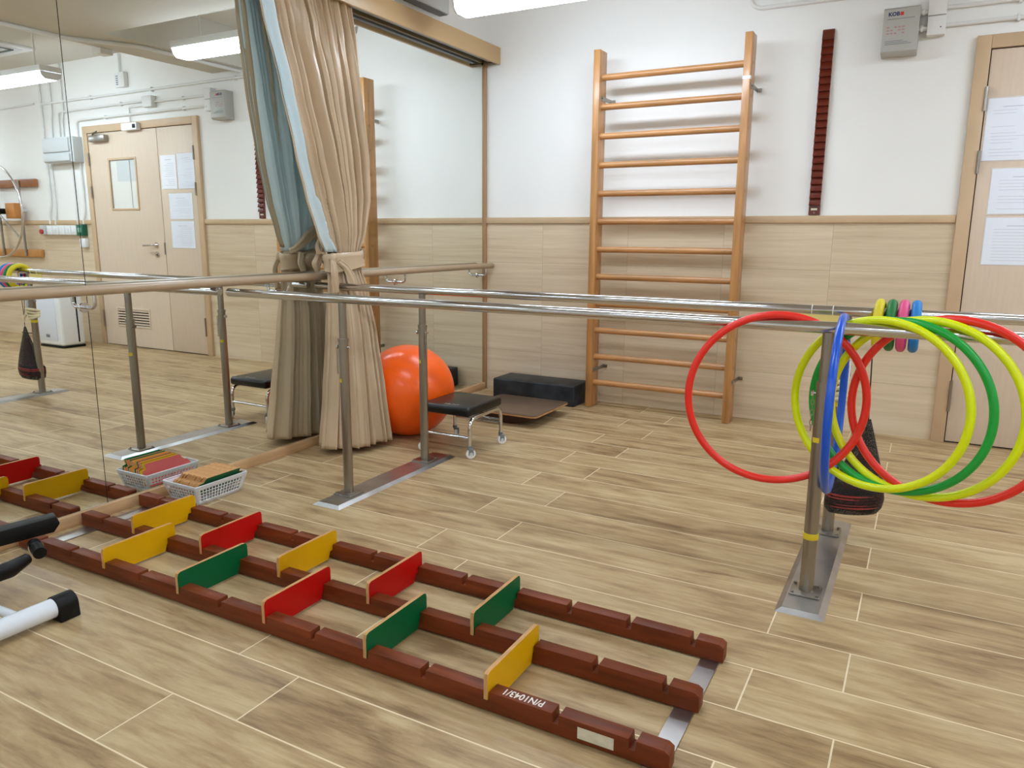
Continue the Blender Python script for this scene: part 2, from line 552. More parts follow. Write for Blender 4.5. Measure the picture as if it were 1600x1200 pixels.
# ------------------------------------------------------------------ double door
d = thing('door_1', None, None, (3.745, -0.0, 0), kind='structure')
ZT = 2.13
bm = B()
for a, b2 in ((DX0, DX0+0.066), (DX1-0.066, DX1)):
    box(bm, a, b2, -0.03, 0.0, 0, ZT, 0.003)
box(bm, DX0+0.0661, DX1-0.0661, -0.03, 0.0, ZT-0.066, ZT, 0.003)
obj('door_frame', bm, M['doorframe'], d)
obj('reveal', box(B(), DX0+0.06, DX1-0.06, -0.006, -0.001, 0.0, ZT-0.06), M['dark_gap'], d)
lf = obj('narrow_leaf', box(B(), 2.994, 3.478, -0.02, -0.006, 0.008, 2.058, 0.001), M['door'], d)
# main leaf with an opening for the pane and the louvre, built as strips
LX0, LX1 = 3.484, 4.496
wx0, wx1, wz0, wz1 = 3.82, 4.20, 1.35, 1.80
vx0, vx1, vz0, vz1 = 3.80, 4.28, 0.215, 0.37
bm = B()
for (a, b2, c2, d2) in ((LX0, vx0, 0.008, 2.058), (vx1, LX1, 0.008, 2.058), (vx0, vx1, 0.008, vz0), (vx0, vx1, vz1, wz0),
                        (vx0, wx0, wz0, wz1), (wx1, vx1, wz0, wz1), (vx0, vx1, wz1, 2.058)):
    box(bm, a, b2, -0.02, -0.006, c2, d2)
ml_ = obj('main_leaf', bm, M['door'], d)
bm = B()
for (a, b2, c2, d2) in ((wx0-0.02, wx0, wz0-0.02, wz1+0.02), (wx1, wx1+0.02, wz0-0.02, wz1+0.02),
                        (wx0, wx1, wz0-0.02, wz0), (wx0, wx1, wz1, wz1+0.02)):
    box(bm, a, b2, -0.026, -0.014, c2, d2, 0.002)
vf = obj('vision_panel', bm, M['doorframe'], ml_)
obj('room_view_board', box(B(), wx0-0.01, wx1+0.01, -0.0085, -0.0065, wz0-0.01, wz1+0.01), mat('pale_room_view', (226, 224, 216), 0.7), ml_)  # added pale board behind the glass, standing in for the white room beyond
obj('room_view_bar', box(B(), wx0+0.09, wx0+0.10, -0.0095, -0.0085, wz0, wz1), M['graydk'], ml_)
obj('room_view_bar', box(B(), wx0+0.0, wx1-0.09, -0.0095, -0.0085, wz1-0.20, wz1), M['graybox'], ml_)
obj('pane', box(B(), wx0, wx1, -0.016, -0.013, wz0, wz1), M['glass'], ml_)
bm = B()
for (a, b2, c2, d2) in ((vx0-0.018, vx0, vz0-0.018, vz1+0.018), (vx1, vx1+0.018, vz0-0.018, vz1+0.018),
                        (vx0, vx1, vz0-0.018, vz0), (vx0, vx1, vz1, vz1+0.018)):
    box(bm, a, b2, -0.026, -0.014, c2, d2, 0.002)
for k in range(6):
    z = vz0 + (k+0.5)*(vz1-vz0)/6
    box(bm, vx0, vx1, -0.024, -0.014, z-0.004, z+0.010, mtx=None)
obj('louvre', bm, M['door'], ml_)
bm = B()
cyl(bm, (3.60, -0.02, 1.005), (3.60, -0.028, 1.005), 0.026)
tube(bm, arcpts([(3.60, -0.028, 1.005), (3.60, -0.07, 1.005), (3.735, -0.07, 1.0)], 0.02), 0.009, 12)
obj('lever_handle', bm, M['chrome'], ml_)
bm = B(); cyl(bm, (3.60, -0.02, 0.92), (3.60, -0.03, 0.92), 0.026); box(bm, 3.596, 3.604, -0.042, -0.03, 0.905, 0.935, 0.002)
obj('thumb_turn', bm, M['chrome'], ml_)
bm = B(); box(bm, 3.479, 3.492, -0.026, -0.0195, 0.92, 1.03)
obj('lock_plate', bm, M['steel'], ml_)
def hinge(x, z0, z1, p):
    bm = B(); cyl(bm, (x, -0.034, z0), (x, -0.034, z1), 0.007, 12)
    obj('hinge', bm, M['steel'], p)
for z0, z1 in ((1.76, 1.88), (1.45, 1.565), (0.18, 0.35)):
    hinge(2.991, z0, z1, lf); hinge(4.499, z0, z1, ml_)
dc = B()
box(dc, 4.18, 4.42, -0.07, -0.02, 1.975, 2.035, 0.004)
tube(dc, [(4.38, -0.045, 2.037), (4.38, -0.045, 2.048), (4.16, -0.15, 2.05), (4.40, -0.04, 2.06)], 0.007, 8)
obj('door_closer', dc, M['steel'], ml_)
# sensor box on the head of the frame
sb = thing('door_sensor', 'small pale sensor box fixed to the head of the door frame', 'sensor', (3.78, -0.05, 2.05))
obj('housing', box(B(), 3.68, 3.90, -0.075, -0.03, 2.05, 2.115, 0.004), M['whitepl'], sb)
obj('lens', box(B(), 3.695, 3.735, -0.079, -0.074, 2.065, 2.10, 0.002), M['rubber'], sb)

# notices on the narrow leaf
def notice(x0, x1, z0, z1, label, tilt=0.0, film=False):
    t = thing('paper_notice', label, 'notice', ((x0+x1)/2, -0.021, z0), 'notices taped to the narrow door leaf')
    obj('sheet', box(B(), x0, x1, -0.0225, -0.0212, z0, z1), M['paper'], t)
    bm = B()
    w_ = x1-x0
    n = int((z1-z0)/0.016)
    for k in range(2, n-1):
        z = z1 - 0.012 - k*0.016
        e = random.uniform(0.55, 0.86)
        if k in (2,):
            box(bm, x0+w_*0.3, x0+w_*0.7, -0.0229, -0.0225, z, z+0.0045); continue
        if random.random() < 0.15: continue
        box(bm, x0+w_*0.12, x0+w_*e, -0.0229, -0.0225, z, z+0.0022)
    obj('printing', bm, M['ink'], t)
    if film:
        obj('plastic_sleeve', box(B(), x0-0.006, x1+0.006, -0.0236, -0.0232, z0-0.006, z1+0.006), M['film'], t)
    return t
notice(3.005, 3.225, 1.515, 1.82, 'large white printed sheet, top sheet nearest the door hinges', film=True)
notice(3.245, 3.455, 1.515, 1.815, 'white sheet at top beside the door handle side of the narrow leaf')
notice(3.06, 3.37, 1.245, 1.472, 'white landscape sheet in the middle of the narrow door leaf', film=True)
notice(3.06, 3.37, 0.985, 1.225, 'lowest white sheet taped on the narrow door leaf', film=True)

# ------------------------------------------------------------------ wall bars
wb_ = thing('wall_bars', 'orange varnished wooden climbing wall bars with twelve round rungs', 'wall bars', (1.37, -0.17, 0))
XL1, XL2, YF, YBK, ZL = 0.897, 1.843, -0.220, -0.105, 2.234
for i, (a, b2) in enumerate(((XL1, XL1+0.042), (XL2-0.042, XL2))):
    up_ = obj('upright', box(B(), a, b2, YF, YBK, 0.002, ZL, 0.003), M['wood_bar'], wb_)
    for k in range(12):
        z = 0.1635+0.1739*k
        xx = a-0.0006 if i == 0 else b2+0.0006
        bm = B(); cyl(bm, (xx, -0.172, z), (xx+(0.002 if i == 0 else -0.002), -0.172, z), 0.011, 14)
        obj('dowel_plug', bm, M['plug'], up_)
for k in range(12):
    z = 0.1635+0.1739*k
    obj('rung', cyl(B(), (XL1+0.03, -0.172, z), (XL2-0.03, -0.172, z), 0.0195, 18), M['wood_rung'], wb_)
for xs, s in ((XL1+0.042, 1), (XL2, 1)):
    for z in (0.25, 1.955):
        bm = B()
        box(bm, xs, xs+0.003, -0.20 if s > 0 else -0.15, -0.13, z-0.014, z+0.014)
        box(bm, xs, xs+0.003, -0.135, -0.012, z-0.012, z+0.012)
        box(bm, xs-0.002, xs+0.026, -0.014, -0.0085, z-0.011, z+0.011)
        cyl(bm, (xs+0.003, -0.172, z), (xs+0.008, -0.172, z), 0.006, 10)
        cyl(bm, (xs+0.014, -0.014, z), (xs+0.014, -0.024, z), 0.005, 10)
        obj('wall_bracket', bm, M['steel'], wb_)
obj('tape_strip', box(B(), XL2-0.0425, XL2+0.0006, YF-0.0008, -0.19, 1.985, 2.003), M['whitepl'], wb_)

# finger ladder on the wall
zz = thing('finger_ladder', 'narrow dark mahogany saw-tooth finger climbing board on the white wall', 'finger ladder', (2.208, -0.02, 1.245))
prof = [(-0.001, 1.245), (-0.016, 1.245), (-0.016, 1.30)]
z = 1.30
nst = 24
st = (2.228-1.30)/nst
for k in range(nst):
    prof += [(-0.034, z+0.002), (-0.030, z+0.006), (-0.018, z+st)]
    z += st
prof += [(-0.022, 2.236), (-0.014, 2.246), (-0.001, 2.246)]
obj('toothed_board', prism(B(), prof, 'x', 2.178, 2.239), M['zig'], zz)
obj('name_plate', box(B(), 2.19, 2.224, -0.0175, -0.0158, 1.272, 1.283), M['label'], zz)
bm = B(); cyl(bm, (2.208, -0.0158, 1.258), (2.208, -0.018, 1.258), 0.004, 10)
obj('screw', bm, M['steel'], zz)

# ------------------------------------------------------------------ boxes and conduits on the back wall
kb = thing('control_box', 'grey ventilation control box with KOB lettering, above and left of the door', 'control box', (2.566, -0.05, 2.07))
kp = [(-0.002, 2.067), (-0.085, 2.067), (-0.10, 2.08), (-0.10, 2.286), (-0.085, 2.297), (-0.002, 2.297)]
obj('housing', prism(B(), kp, 'x', 2.483, 2.653, 0.002), M['graypl'], kb)
fm = Matrix.Translation((2.532, -0.1008, 2.262)) @ Euler((PI/2, 0, 0)).to_matrix().to_4x4()
text('lettering', 'KOB', 0.026, M['logo_blue'], kb, fm, bold=0.0009)
obj('red_square', box(B(), 2.561, 2.577, -0.1012, -0.1001, 2.2535, 2.2705), M['logo_red'], kb)
bm = B()
box(bm, 2.502, 2.63, -0.1010, -0.1001, 2.2375, 2.2395)
for k, e in enumerate((2.585, 2.605, 2.625)):
    box(bm, 2.50, e, -0.1010, -0.1001, 2.130-k*0.008, 2.1318-k*0.008)
obj('print_lines', bm, mat('slate_print', (96, 102, 120), 0.6), kb)
bm = B()
for k in range(3):
    for q in range(5):
        if (k+q) % 4 != 3:
            box(bm, 2.503+q*0.018, 2.515+q*0.018, -0.1008, -0.1001, 2.165+k*0.015, 2.172+k*0.015)
obj('faded_print', bm, M['faint_red'], kb)
for z in (2.27, 2.19):
    bm = B()
    tube(bm, [(2.653, -0.035, z), (2.66, -0.035, z), (2.661, -0.035, z), (2.672, -0.035, z), (2.673, -0.035, z), (2.69, -0.035, z)],
         [0.011, 0.011, 0.016, 0.016, 0.011, 0.011], 14)
    obj('cable_gland', bm, M['conduit'], kb)

j1 = thing('junction_box', 'upper white square junction box beside the grey control box', 'junction box', (2.73, -0.02, 2.245))
obj('cover', box(B(), 2.688, 2.772, -0.06, -0.001, 2.246, 2.335, 0.003), M['conduit'], j1)
j2 = thing('junction_box', 'lower white square junction box with a small black dot, by the control box', 'junction box', (2.73, -0.02, 2.15))
obj('cover', box(B(), 2.690, 2.774, -0.06, -0.001, 2.150, 2.242, 0.003), M['conduit'], j2)
bm = B(); cyl(bm, (2.752, -0.060, 2.185), (2.752, -0.0625, 2.185), 0.003, 10)
obj('key_switch', bm, M['rubber'], j2)

def conduit(pts, r, label, rad=0.04, clips=(), name='conduit'):
    t = thing(name, label, 'conduit', pts[0])
    obj('pipe', tube(B(), arcpts(pts, rad, 6), r, 10), M['conduit'], t)
    for (x, y, z) in clips:
        obj('clip', box(B(), x-0.006, x+0.006, -0.03, -0.001, z-r-0.008, z+r+0.008, 0.001), M['conduit'], t)
    return t
yc = -0.018
conduit([(1.78, yc, 2.74), (1.78, yc, 2.43), (1.82, yc, 2.40), (5.2, yc, 2.385)], 0.011, 'topmost long white conduit running over the door from above the wall bars', 0.06, [(2.43, 0, 2.398), (3.5, 0, 2.392), (4.4, 0, 2.389)])
conduit([(2.772, yc, 2.285), (3.47, yc, 2.285)], 0.010, 'white conduit from the upper junction box to the small box over the door', clips=[(3.09, 0, 2.285)])
conduit([(2.774, yc, 2.20), (4.66, yc, 2.195), (4.66, yc, 1.32), (4.70, yc, 1.24), (4.70, yc, 1.20)], 0.010, 'lower white conduit over the door turning down beside its far jamb', 0.06, [(3.09, 0, 2.2), (4.2, 0, 2.197)])
conduit([(3.60, yc, 2.30), (4.95, yc, 2.29), (4.95, yc, 2.04)], 0.010, 'white conduit from the small box over the door to the fuse box', 0.06, [(3.95, 0, 2.298)])
conduit([(3.60, yc-0.0, 2.262), (3.84, yc, 2.262), (3.84, yc, 2.115)], 0.008, 'short white conduit dropping to the sensor on the door frame', 0.02)
conduit([(3.93, yc, 2.74), (3.93, yc, 2.57)], 0.009, 'short upright white conduit above the small wall notice box')
jb = obj('junction_box', box(B(), 3.47, 3.60, -0.055, -0.001, 2.24, 2.335, 0.003), M['conduit'])
tag(jb, 'white junction box between conduits over the middle of the double door', 'junction box')
nb = thing('wall_notice_box', 'small white double box with grey marks high above the door', 'wall box', (3.92, -0.02, 2.44))
obj('housing', box(B(), 3.84, 3.92, -0.045, -0.001, 2.44, 2.57, 0.003), M['conduit'], nb)
obj('face_plate', box(B(), 3.925, 3.995, -0.03, -0.001, 2.445, 2.565, 0.002), M['whitepl'], nb)
bm = B()
for k in range(5):
    box(bm, 3.945, 3.975, -0.0312, -0.0299, 2.465+k*0.018, 2.474+k*0.018)
obj('marks', bm, M['graydk'], nb)

fb = thing('fuse_box', 'wide pale grey fuse box with two lids, right of the switch row', 'fuse box', (4.9, -0.05, 1.80))
obj('housing', box(B(), 4.62, 5.12, -0.10, -0.001, 1.80, 2.04, 0.004), M['graybox'], fb)
obj('lid', box(B(), 4.68, 5.11, -0.115, -0.10, 1.90, 2.03, 0.003), M['graybox'], fb)
obj('lid', box(B(), 4.68, 5.11, -0.115, -0.10, 1.81, 1.88, 0.003), M['graybox'], fb)
conduit([(4.80, yc, 1.80), (4.80, yc, 1.20)], 0.009, 'upright conduit from the fuse box down to the green switch box')
conduit([(5.22, yc, 2.74), (5.22, yc, 1.40), (5.27, yc, 1.30), (5.27, yc, 1.2)], 0.011, 'upright conduit left of the fuse box ending at the white switches', 0.05, [(5.22, 0, 1.6)])
conduit([(5.12, yc, 1.83), (5.15, yc, 1.78), (5.15, yc, 1.34), (5.18, yc, 1.2)], 0.011, 'conduit looping out of the fuse box side to the white switches', 0.05, [(5.15, 0, 1.6)])
for x, zt in ((5.05, 2.74), (4.86, 2.74)):
    conduit([(x, yc, 2.74), (x, yc, 2.30), (x+0.03, yc, 2.2), (x+0.03, yc, 2.04)], 0.010,
            'upright white conduit entering the fuse box top, %s one' % ('nearer the wheel' if x > 5 else 'nearer the door'), 0.05)
conduit([(5.34, yc, 2.40), (7.4, yc, 2.37)], 0.010, 'white conduit high on the wall above the shoulder wheel')

rb = thing('emergency_button', 'grey box with a red button at the end of the switch row', 'button', (5.37, -0.02, 1.09))
obj('housing', box(B(), 5.325, 5.415, -0.055, -0.009, 1.095, 1.19, 0.003), M['graybox'], rb)
bm = B(); cyl(bm, (5.37, -0.055, 1.125), (5.37, -0.075, 1.125), 0.024, 16)
obj('push_button', bm, M['redpl'], rb)
sw = []
pos = ['next to the red button', 'second from the red button', 'third from the red button', 'next to the green box']
for k in range(5):
    x0 = 5.215-k*0.105
    lab = ('white wall switch %s' % (pos[k] if k < 3 else ('fourth from the red button' if k == 3 else pos[3])))
    if k == 0:
        s0 = thing('wall_switch', lab, 'switch', (x0+0.045, -0.02, 1.095), 'row of white switches on the tiled wall')
        obj('plate', box(B(), x0, x0+0.092, -0.045, -0.009, 1.095, 1.188, 0.003), M['whitepl'], s0)
        obj('rocker', box(B(), x0+0.034, x0+0.058, -0.049, -0.045, 1.12, 1.16, 0.002), M['whitepl'], s0)
    else:
        c = copy_tree(s0); c.location.x = x0+0.045; c['label'] = lab
gb = thing('door_release', 'small dark green door release box at the end of the switch row', 'door release', (4.71, -0.02, 1.09))
obj('housing', box(B(), 4.665, 4.775, -0.06, -0.009, 1.085, 1.195, 0.004), M['greenpl'], gb)
obj('face', box(B(), 4.69, 4.75, -0.063, -0.06, 1.12, 1.165, 0.002), mat('pale_green_print', (120, 170, 150), 0.5), gb)
ws = thing('access_button', 'lone small white button plate below the green box', 'switch', (4.71, -0.02, 0.975))
obj('plate', box(B(), 4.66, 4.75, -0.05, -0.009, 0.972, 1.06, 0.003), M['whitepl'], ws)
obj('rocker', box(B(), 4.69, 4.72, -0.053, -0.05, 0.99, 1.035, 0.002), M['paper'], ws)

# shoulder wheel
sh = thing('shoulder_wheel', 'large chrome shoulder exercise wheel on wooden boards beyond the switches', 'exercise wheel', (5.9, -0.1, 0.85))
WC = Vector((5.91, -0.2, 1.335)); WR = 0.48
obj('mounting_board', box(B(), 5.43, 6.4, -0.05, -0.009, 1.585, 1.665, 0.008), M['lead'], sh)
obj('mounting_board', box(B(), 5.45, 6.4, -0.05, -0.009, 0.855, 0.94, 0.015), mat('worn_golden_wood', (190, 134, 76), 0.4, var=0.2), sh)
for x in (5.70, 6.12):
    obj('upright_rod', cyl(B(), (x, -0.06, 0.87), (x, -0.06, 1.65), 0.012, 12), M['steel'], sh)
obj('hub_block', box(B(), 5.69, 5.86, -0.14, -0.06, 1.26, 1.42, 0.01), mat('orange_block_wood', (196, 130, 66), 0.4, var=0.1), sh)
pts = [WC+Vector((WR*math.cos(a), 0, WR*math.sin(a))) for a in [2*PI*k/64 for k in range(64)]]
obj('rim', tube(B(), pts, 0.011, 12, closed=True), M['chrome'], sh)
for k in range(3):
    a = PI/2+0.1+2*PI*k/3
    e = WC+Vector((WR*math.cos(a), 0, WR*math.sin(a)))
    s = obj('spoke', cyl(B(), WC, e, 0.010, 12), M['chrome'], sh)
obj('crank_arm', box(B(), 5.93, 5.99, -0.235, -0.215, 0.89, 1.34, 0.006), M['steel'], sh)
bm = B(); cyl(bm, WC+Vector((0, -0.045, 0)), WC+Vector((0, 0.10, 0)), 0.03, 20)
obj('hub', bm, M['rubber'], sh)
bm = B(); cyl(bm, (5.62, -0.06, 1.34), (5.62, -0.10, 1.34), 0.02, 14)
obj('knob', bm, M['chrome'], sh)

# air purifier
ap = thing('air_purifier', 'white floor-standing air purifier with rounded edges against the tiled wall', 'air purifier', (4.73, -0.33, 0))
obj('body', box(B(), 4.53, 4.93, -0.46, -0.22, 0.02, 0.56, 0.03, 4), M['whitepl'], ap)
obj('base', box(B(), 4.535, 4.925, -0.455, -0.225, 0.0, 0.022, 0.008), M['rubber'], ap)
obj('front_panel', box(B(), 4.60, 4.90, -0.468, -0.459, 0.07, 0.52, 0.004), mat('cool_white_panel', (222, 228, 240), 0.3), ap)
bm = B(); box(bm, 4.5285, 4.5305, -0.30, -0.285, 0.05, 0.53); obj('side_slot', bm, M['rubber'], ap)
bm = B(); box(bm, 4.72, 4.78, -0.4695, -0.4675, 0.10, 0.13, 0.001); obj('badge', bm, M['graydk'], ap)
pc = B()
tube(pc, [(4.94, -0.20, 0.006), (5.1, -0.06, 0.006), (5.5, -0.05, 0.03), (6.0, -0.04, 0.02)], 0.005, 8)
tag(obj('power_cord', pc, M['rubber']), 'dark power cord running along the wall from the air purifier', 'cord')

# grey unit above the pelmet
gu = thing('wall_unit', 'light grey box fixed above the pelmet near the ceiling light', 'wall unit', (0.05, -0.74, 2.45))
obj('housing', box(B(), -0.004, 0.07, -0.95, -0.56, 2.452, 2.72, 0.003), M['graybox'], gu)
obj('under_panel', box(B(), 0.004, 0.064, -0.94, -0.57, 2.447, 2.452), M['graydk'], gu)
obj('end_cap', box(B(), -0.004, 0.073, -0.995, -0.951, 2.452, 2.72, 0.002), mat('beige_grey_cap', (170, 168, 156), 0.5), gu)

# air conditioning grille in the far bay
ac = thing('ceiling_diffuser', 'square ceiling air diffuser seen at the left edge in the mirror', 'air diffuser', (4.75, -0.72, 2.73))
obj('frame', box(B(), 4.45, 5.05, -0.98, -0.46, 2.728, 2.749, 0.004), M['whitepl'], ac)
for k in range(4):
    s = 0.22-k*0.055
    bm = B()
    pr = [(4.75-s, -0.72-s*0.8), (4.75+s, -0.72-s*0.8), (4.75+s, -0.72+s*0.8), (4.75-s, -0.72+s*0.8)]
    tube(bm, [(a, b2, 2.722) for a, b2 in pr], 0.008, 6, closed=True)
    obj('vane', bm, M['graydk'] if k % 2 else M['whitepl'], ac)
# conduit under the beam
conduit([(2.60, -5.5, 2.443), (2.60, -1.35, 2.443), (2.36, -0.95, 2.443), (2.36, -0.02, 2.443)], 0.014, 'pale conduit running along the underside of the ceiling beam', 0.08)
jc = obj('junction_box', box(B(), 2.70, 2.80, -1.02, -0.92, 2.42, 2.50, 0.004), M['conduit'])
tag(jc, 'square box hanging on the edge of the ceiling beam', 'junction box')

# ------------------------------------------------------------------ ceiling lights
def light(x0, x1, y, z0, label, rods=True, dm='diff'):
    t = thing('ceiling_light', label, 'ceiling light', ((x0+x1)/2, y, z0), 'fluorescent ceiling lights')
    prof = [(y-0.05, z0), (y+0.05, z0), (y+0.075, z0+0.02), (y+0.085, z0+0.055), (y-0.085, z0+0.055), (y-0.075, z0+0.02)]
    obj('diffuser', prism(B(), prof, 'x', x0+0.012, x1-0.012), M[dm], t)
    obj('housing', box(B(), x0, x1, y-0.09, y+0.09, z0+0.056, z0+0.10, 0.003), M['whitepl'], t)
    for xe in (x0, x1-0.0115):
        obj('end_cap', prism(B(), [(a, b2-0.001) for a, b2 in prof], 'x', xe, xe+0.0115), M['whitepl'], t)
    for xr in (x0+0.2, x1-0.2):
        obj('hanger', cyl(B(), (xr, y, z0+0.10), (xr, y, RZ-0.001), 0.006, 8), M['conduit'], t)
light(0.40, 1.91, -0.95, 2.312, 'glowing fluorescent batten at the top centre, in front of the wall bars')
light(3.45, 4.97, -0.95, 2.312, 'glowing fluorescent batten hanging before the double door, seen in the mirror')
for x0 in (0.7, 3.5, 6.2):
    light(x0, x0+1.52, -3.1, 2.58, 'glowing fluorescent batten in the row above the near floor', dm='diff_row')
for x0 in (0.7, 3.5, 6.2):
    light(x0, x0+1.52, -5.6, 2.58, 'glowing fluorescent batten in the row behind the viewer', dm='diff_row')
light(6.3, 7.82, -0.95, 2.305, 'glowing fluorescent batten at the far right end of the room')

# ------------------------------------------------------------------ parallel bars
pb = thing('parallel_bars', 'long stainless steel parallel walking bars on two floor plates', 'parallel bars', (1.64, -2.06, 0))
YA, YB, HB = -2.352, -1.7825, 0.856
for i, y in enumerate((YA, YB)):
    bar = obj('handrail', tube(B(), [(0.028, y, HB), (0.034, y, HB), (3.55, y, HB), (3.556, y, HB)], [0.0145, 0.0185, 0.0185, 0.0145], 24), M['steel_bar'], pb)
    if i == 1:
        for x in (2.456, 2.528):
            tube_ = B(); tube(tube_, [(x, y, HB), (x+0.003, y, HB)], 0.0192, 24)
            obj('marking_ring', tube_, M['whitepl'], bar)
for ip, (xp, xa, xb) in enumerate(((0.70, 0.638, 0.782), (2.577, 2.508, 2.650))):
    t = bmesh.new()
    bmesh.ops.create_cube(t, size=1.0)
    for v in t.verts:
        top = v.co.z > 0
        ins = 0.018 if top else 0
        v.co = Vector((xa+ins if v.co.x < 0 else xb-ins, (-2.512+ins) if v.co.y < 0 else (-1.625-ins), 0.012 if top else 0.0005))
    bm = B(); merge(bm, t)
    obj('floor_plate', bm, M['steel_plate'], pb, smooth=5)
    for y in (YA, YB):
        post = obj('post', cyl(B(), (xp, y, 0.016), (xp, y, 0.69), 0.0215 if ip else 0.0205, 24), M['steel'], pb)
        bm = B(); cyl(bm, (xp, y, 0.685), (xp, y, HB-0.014), 0.0165, 20)
        obj('inner_tube', bm, M['steel'], post)
        bm = B(); tube(bm, [(xp, y, 0.677), (xp, y, 0.692)], 0.0228, 24)
        obj('collar', bm, M['steel'], post)
        bm = B(); box(bm, xp-0.046, xp+0.046, y-0.046, y+0.046, 0.012, 0.018, 0.002)
        for sx in (-1, 1):
            for sy in (-1, 1):
                cyl(bm, (xp+sx*0.037, y+sy*0.037, 0.018), (xp+sx*0.037, y+sy*0.037, 0.023), 0.005, 8)
        obj('foot_flange', bm, M['steel'], post)
        s = 1 if y == YB else -1
        bm = B()
        cyl(bm, (xp-0.03, y, 0.655), (xp+0.032, y, 0.655), 0.004, 8)
        cyl(bm, (xp-0.034, y, 0.655), (xp-0.028, y, 0.655), 0.010, 10)
        obj('locking_pin', bm, M['chrome'], post)
        bm = B()
        for k in range(7):
            c0 = Vector((xp+0.026 if s > 0 else xp-0.027, y-0.010, 0.645-k*0.016))
            ring = [c0+Vector(((0.004*math.cos(a)) if k % 2 else 0.0, 0.0 if k % 2 else 0.004*math.cos(a), 0.010*math.sin(a))) for a in [2*PI*j/10 for j in range(10)]]
            tube(bm, ring, 0.0013, 5, closed=True)
        obj('chain', bm, M['steel'], post)
        bm = B(); cyl(bm, (xp, y, 0.506), (xp, y, 0.524), 0.0222 if ip else 0.0212, 20)
        if not (ip == 1 and y == YB):
            # short strip of tape on the near side only
            bm.free(); bm = B()
            rr_ = 0.0222 if ip else 0.0212
            arc = [-PI/2-0.9+1.0*k/8 for k in range(9)]
            vs0 = [bm.verts.new((xp+rr_*math.cos(a), y+rr_*math.sin(a), 0.506)) for a in arc]
            vs1 = [bm.verts.new((xp+rr_*math.cos(a), y+rr_*math.sin(a), 0.522)) for a in arc]
            for k in range(8): bm.faces.new((vs0[k], vs0[k+1], vs1[k+1], vs1[k]))
        obj('yellow_tape', bm, M['brass_tape'], post)
        if ip == 1 and y == YA:
            bm = B(); tube(bm, [(xp, y, 0.192), (xp, y, 0.197), (xp, y, 0.206), (xp, y, 0.212)], [0.0222, 0.0234, 0.0226, 0.0234], 24)
            obj('yellow_tape', bm, M['brass_tape'], post)

# cream cloth knotted round the far right post
random.seed(3)
cl = thing('tied_cloth', 'cream cloth strip knotted round the far post under the small rings', 'cloth', (2.577, YB, 0.52))
bm = B()
for k in range(4):
    pts = []
    for j in range(20):
        a = 2*PI*j/20
        pts.append((2.577+(0.030+0.004*math.sin(3*a+k))*math.cos(a), YB+(0.030+0.004*math.cos(2*a+k))*math.sin(a), 0.545+k*0.016+0.008*math.sin(a+k)))
    tube(bm, pts, 0.009, 8, closed=True)
obj('wraps', bm, M['cloth'], cl)
bm = B()
sphere(bm, (2.60, YB-0.032, 0.565), 0.016, 12, 8, scale=(1, 0.8, 1))
tube(bm, [(2.60, YB-0.035, 0.565), (2.612, YB-0.05, 0.54), (2.615, YB-0.045, 0.51)], [0.008, 0.010, 0.004], 8)
obj('knot', bm, M['cloth'], cl)
# folded yellow-cream cloth on the far bar
bm = B()
for k in range(3):
    box(bm, 2.405+0.01*k, 2.555, YB-0.012+0.006*k, YB-0.010+0.006*k, HB-0.052+0.006*k, HB-0.0185+0.004)
tag(obj('cloth_wrap', bm, mat('yellowed_cloth', (226, 206, 128), 0.7, bump=0.3, bscale=150)), 'yellowish strip of cloth hanging under the far bar at the far post', 'cloth')
tg = obj('paper_tag', box(B(), 2.603, 2.606, YB-0.03, YB+0.01, 0.55, 0.68, mtx=None), M['paper'])
tag(tg, 'small white tag hanging beside the far right post behind the blue hoop', 'tag')

# ------------------------------------------------------------------ hoops and rings
def ring(name, c, R, r, az, m, label, cat, group, tilt=0.0, n=96):
    """vertical ring; az = direction of its horizontal axis in the floor plane"""
    h = Vector((math.cos(az), math.sin(az), 0))
    nrm = Vector((-math.sin(az), math.cos(az), 0))
    up = (Vector((0, 0, 1))*math.cos(tilt) + nrm*math.sin(tilt))
    c = Vector(c)
    top = c + up*R
    pts = [c + h*R*math.cos(a) + up*R*math.sin(a) for a in [2*PI*k/n for k in range(n)]]
    return tag(obj(name, tube(B(), pts, r, 16, closed=True), m, loc=(c.x, c.y, c.z-R)), label, cat, group)
HR, hr_ = 0.2495, 0.0119
zc = HB+0.0185+hr_-HR
G = 'plastic hoops hanging from the near bar'
ring('hoop', (2.437, YA, zc), 0.262, hr_, math.radians(10), M['h_red'], 'red hoop hanging left of the post, over the near bar', 'hoop', G)
bpy.data.objects['hoop'].location.z = bpy.data.objects['hoop'].location.z - 0.0125
ring('hoop', (2.615, YA, zc-0.008), 0.26, hr_, math.radians(91), M['h_blu'], 'blue hoop seen edge-on beside the right post', 'hoop', G)
ring('hoop', (2.722, YA, zc), HR, hr_, math.radians(-19), M['h_yel'], 'lime yellow hoop nearest the post, left of the green hoop', 'hoop', G)
ring('hoop', (2.775, YA, zc), HR, hr_, math.radians(-19), M['h_grn'], 'green hoop between the two lime yellow hoops', 'hoop', G)
ring('hoop', (2.838, YA, zc), 0.256, hr_, math.radians(-17), M['h_yel'], 'lime yellow hoop between the green hoop and the right red hoop', 'hoop', G)
ring('hoop', (2.905, YA, zc), 0.262, hr_, math.radians(-15), M['h_red'], 'red hoop at the right edge, outermost on the near bar', 'hoop', G)
G2 = 'small throwing rings on the far bar'
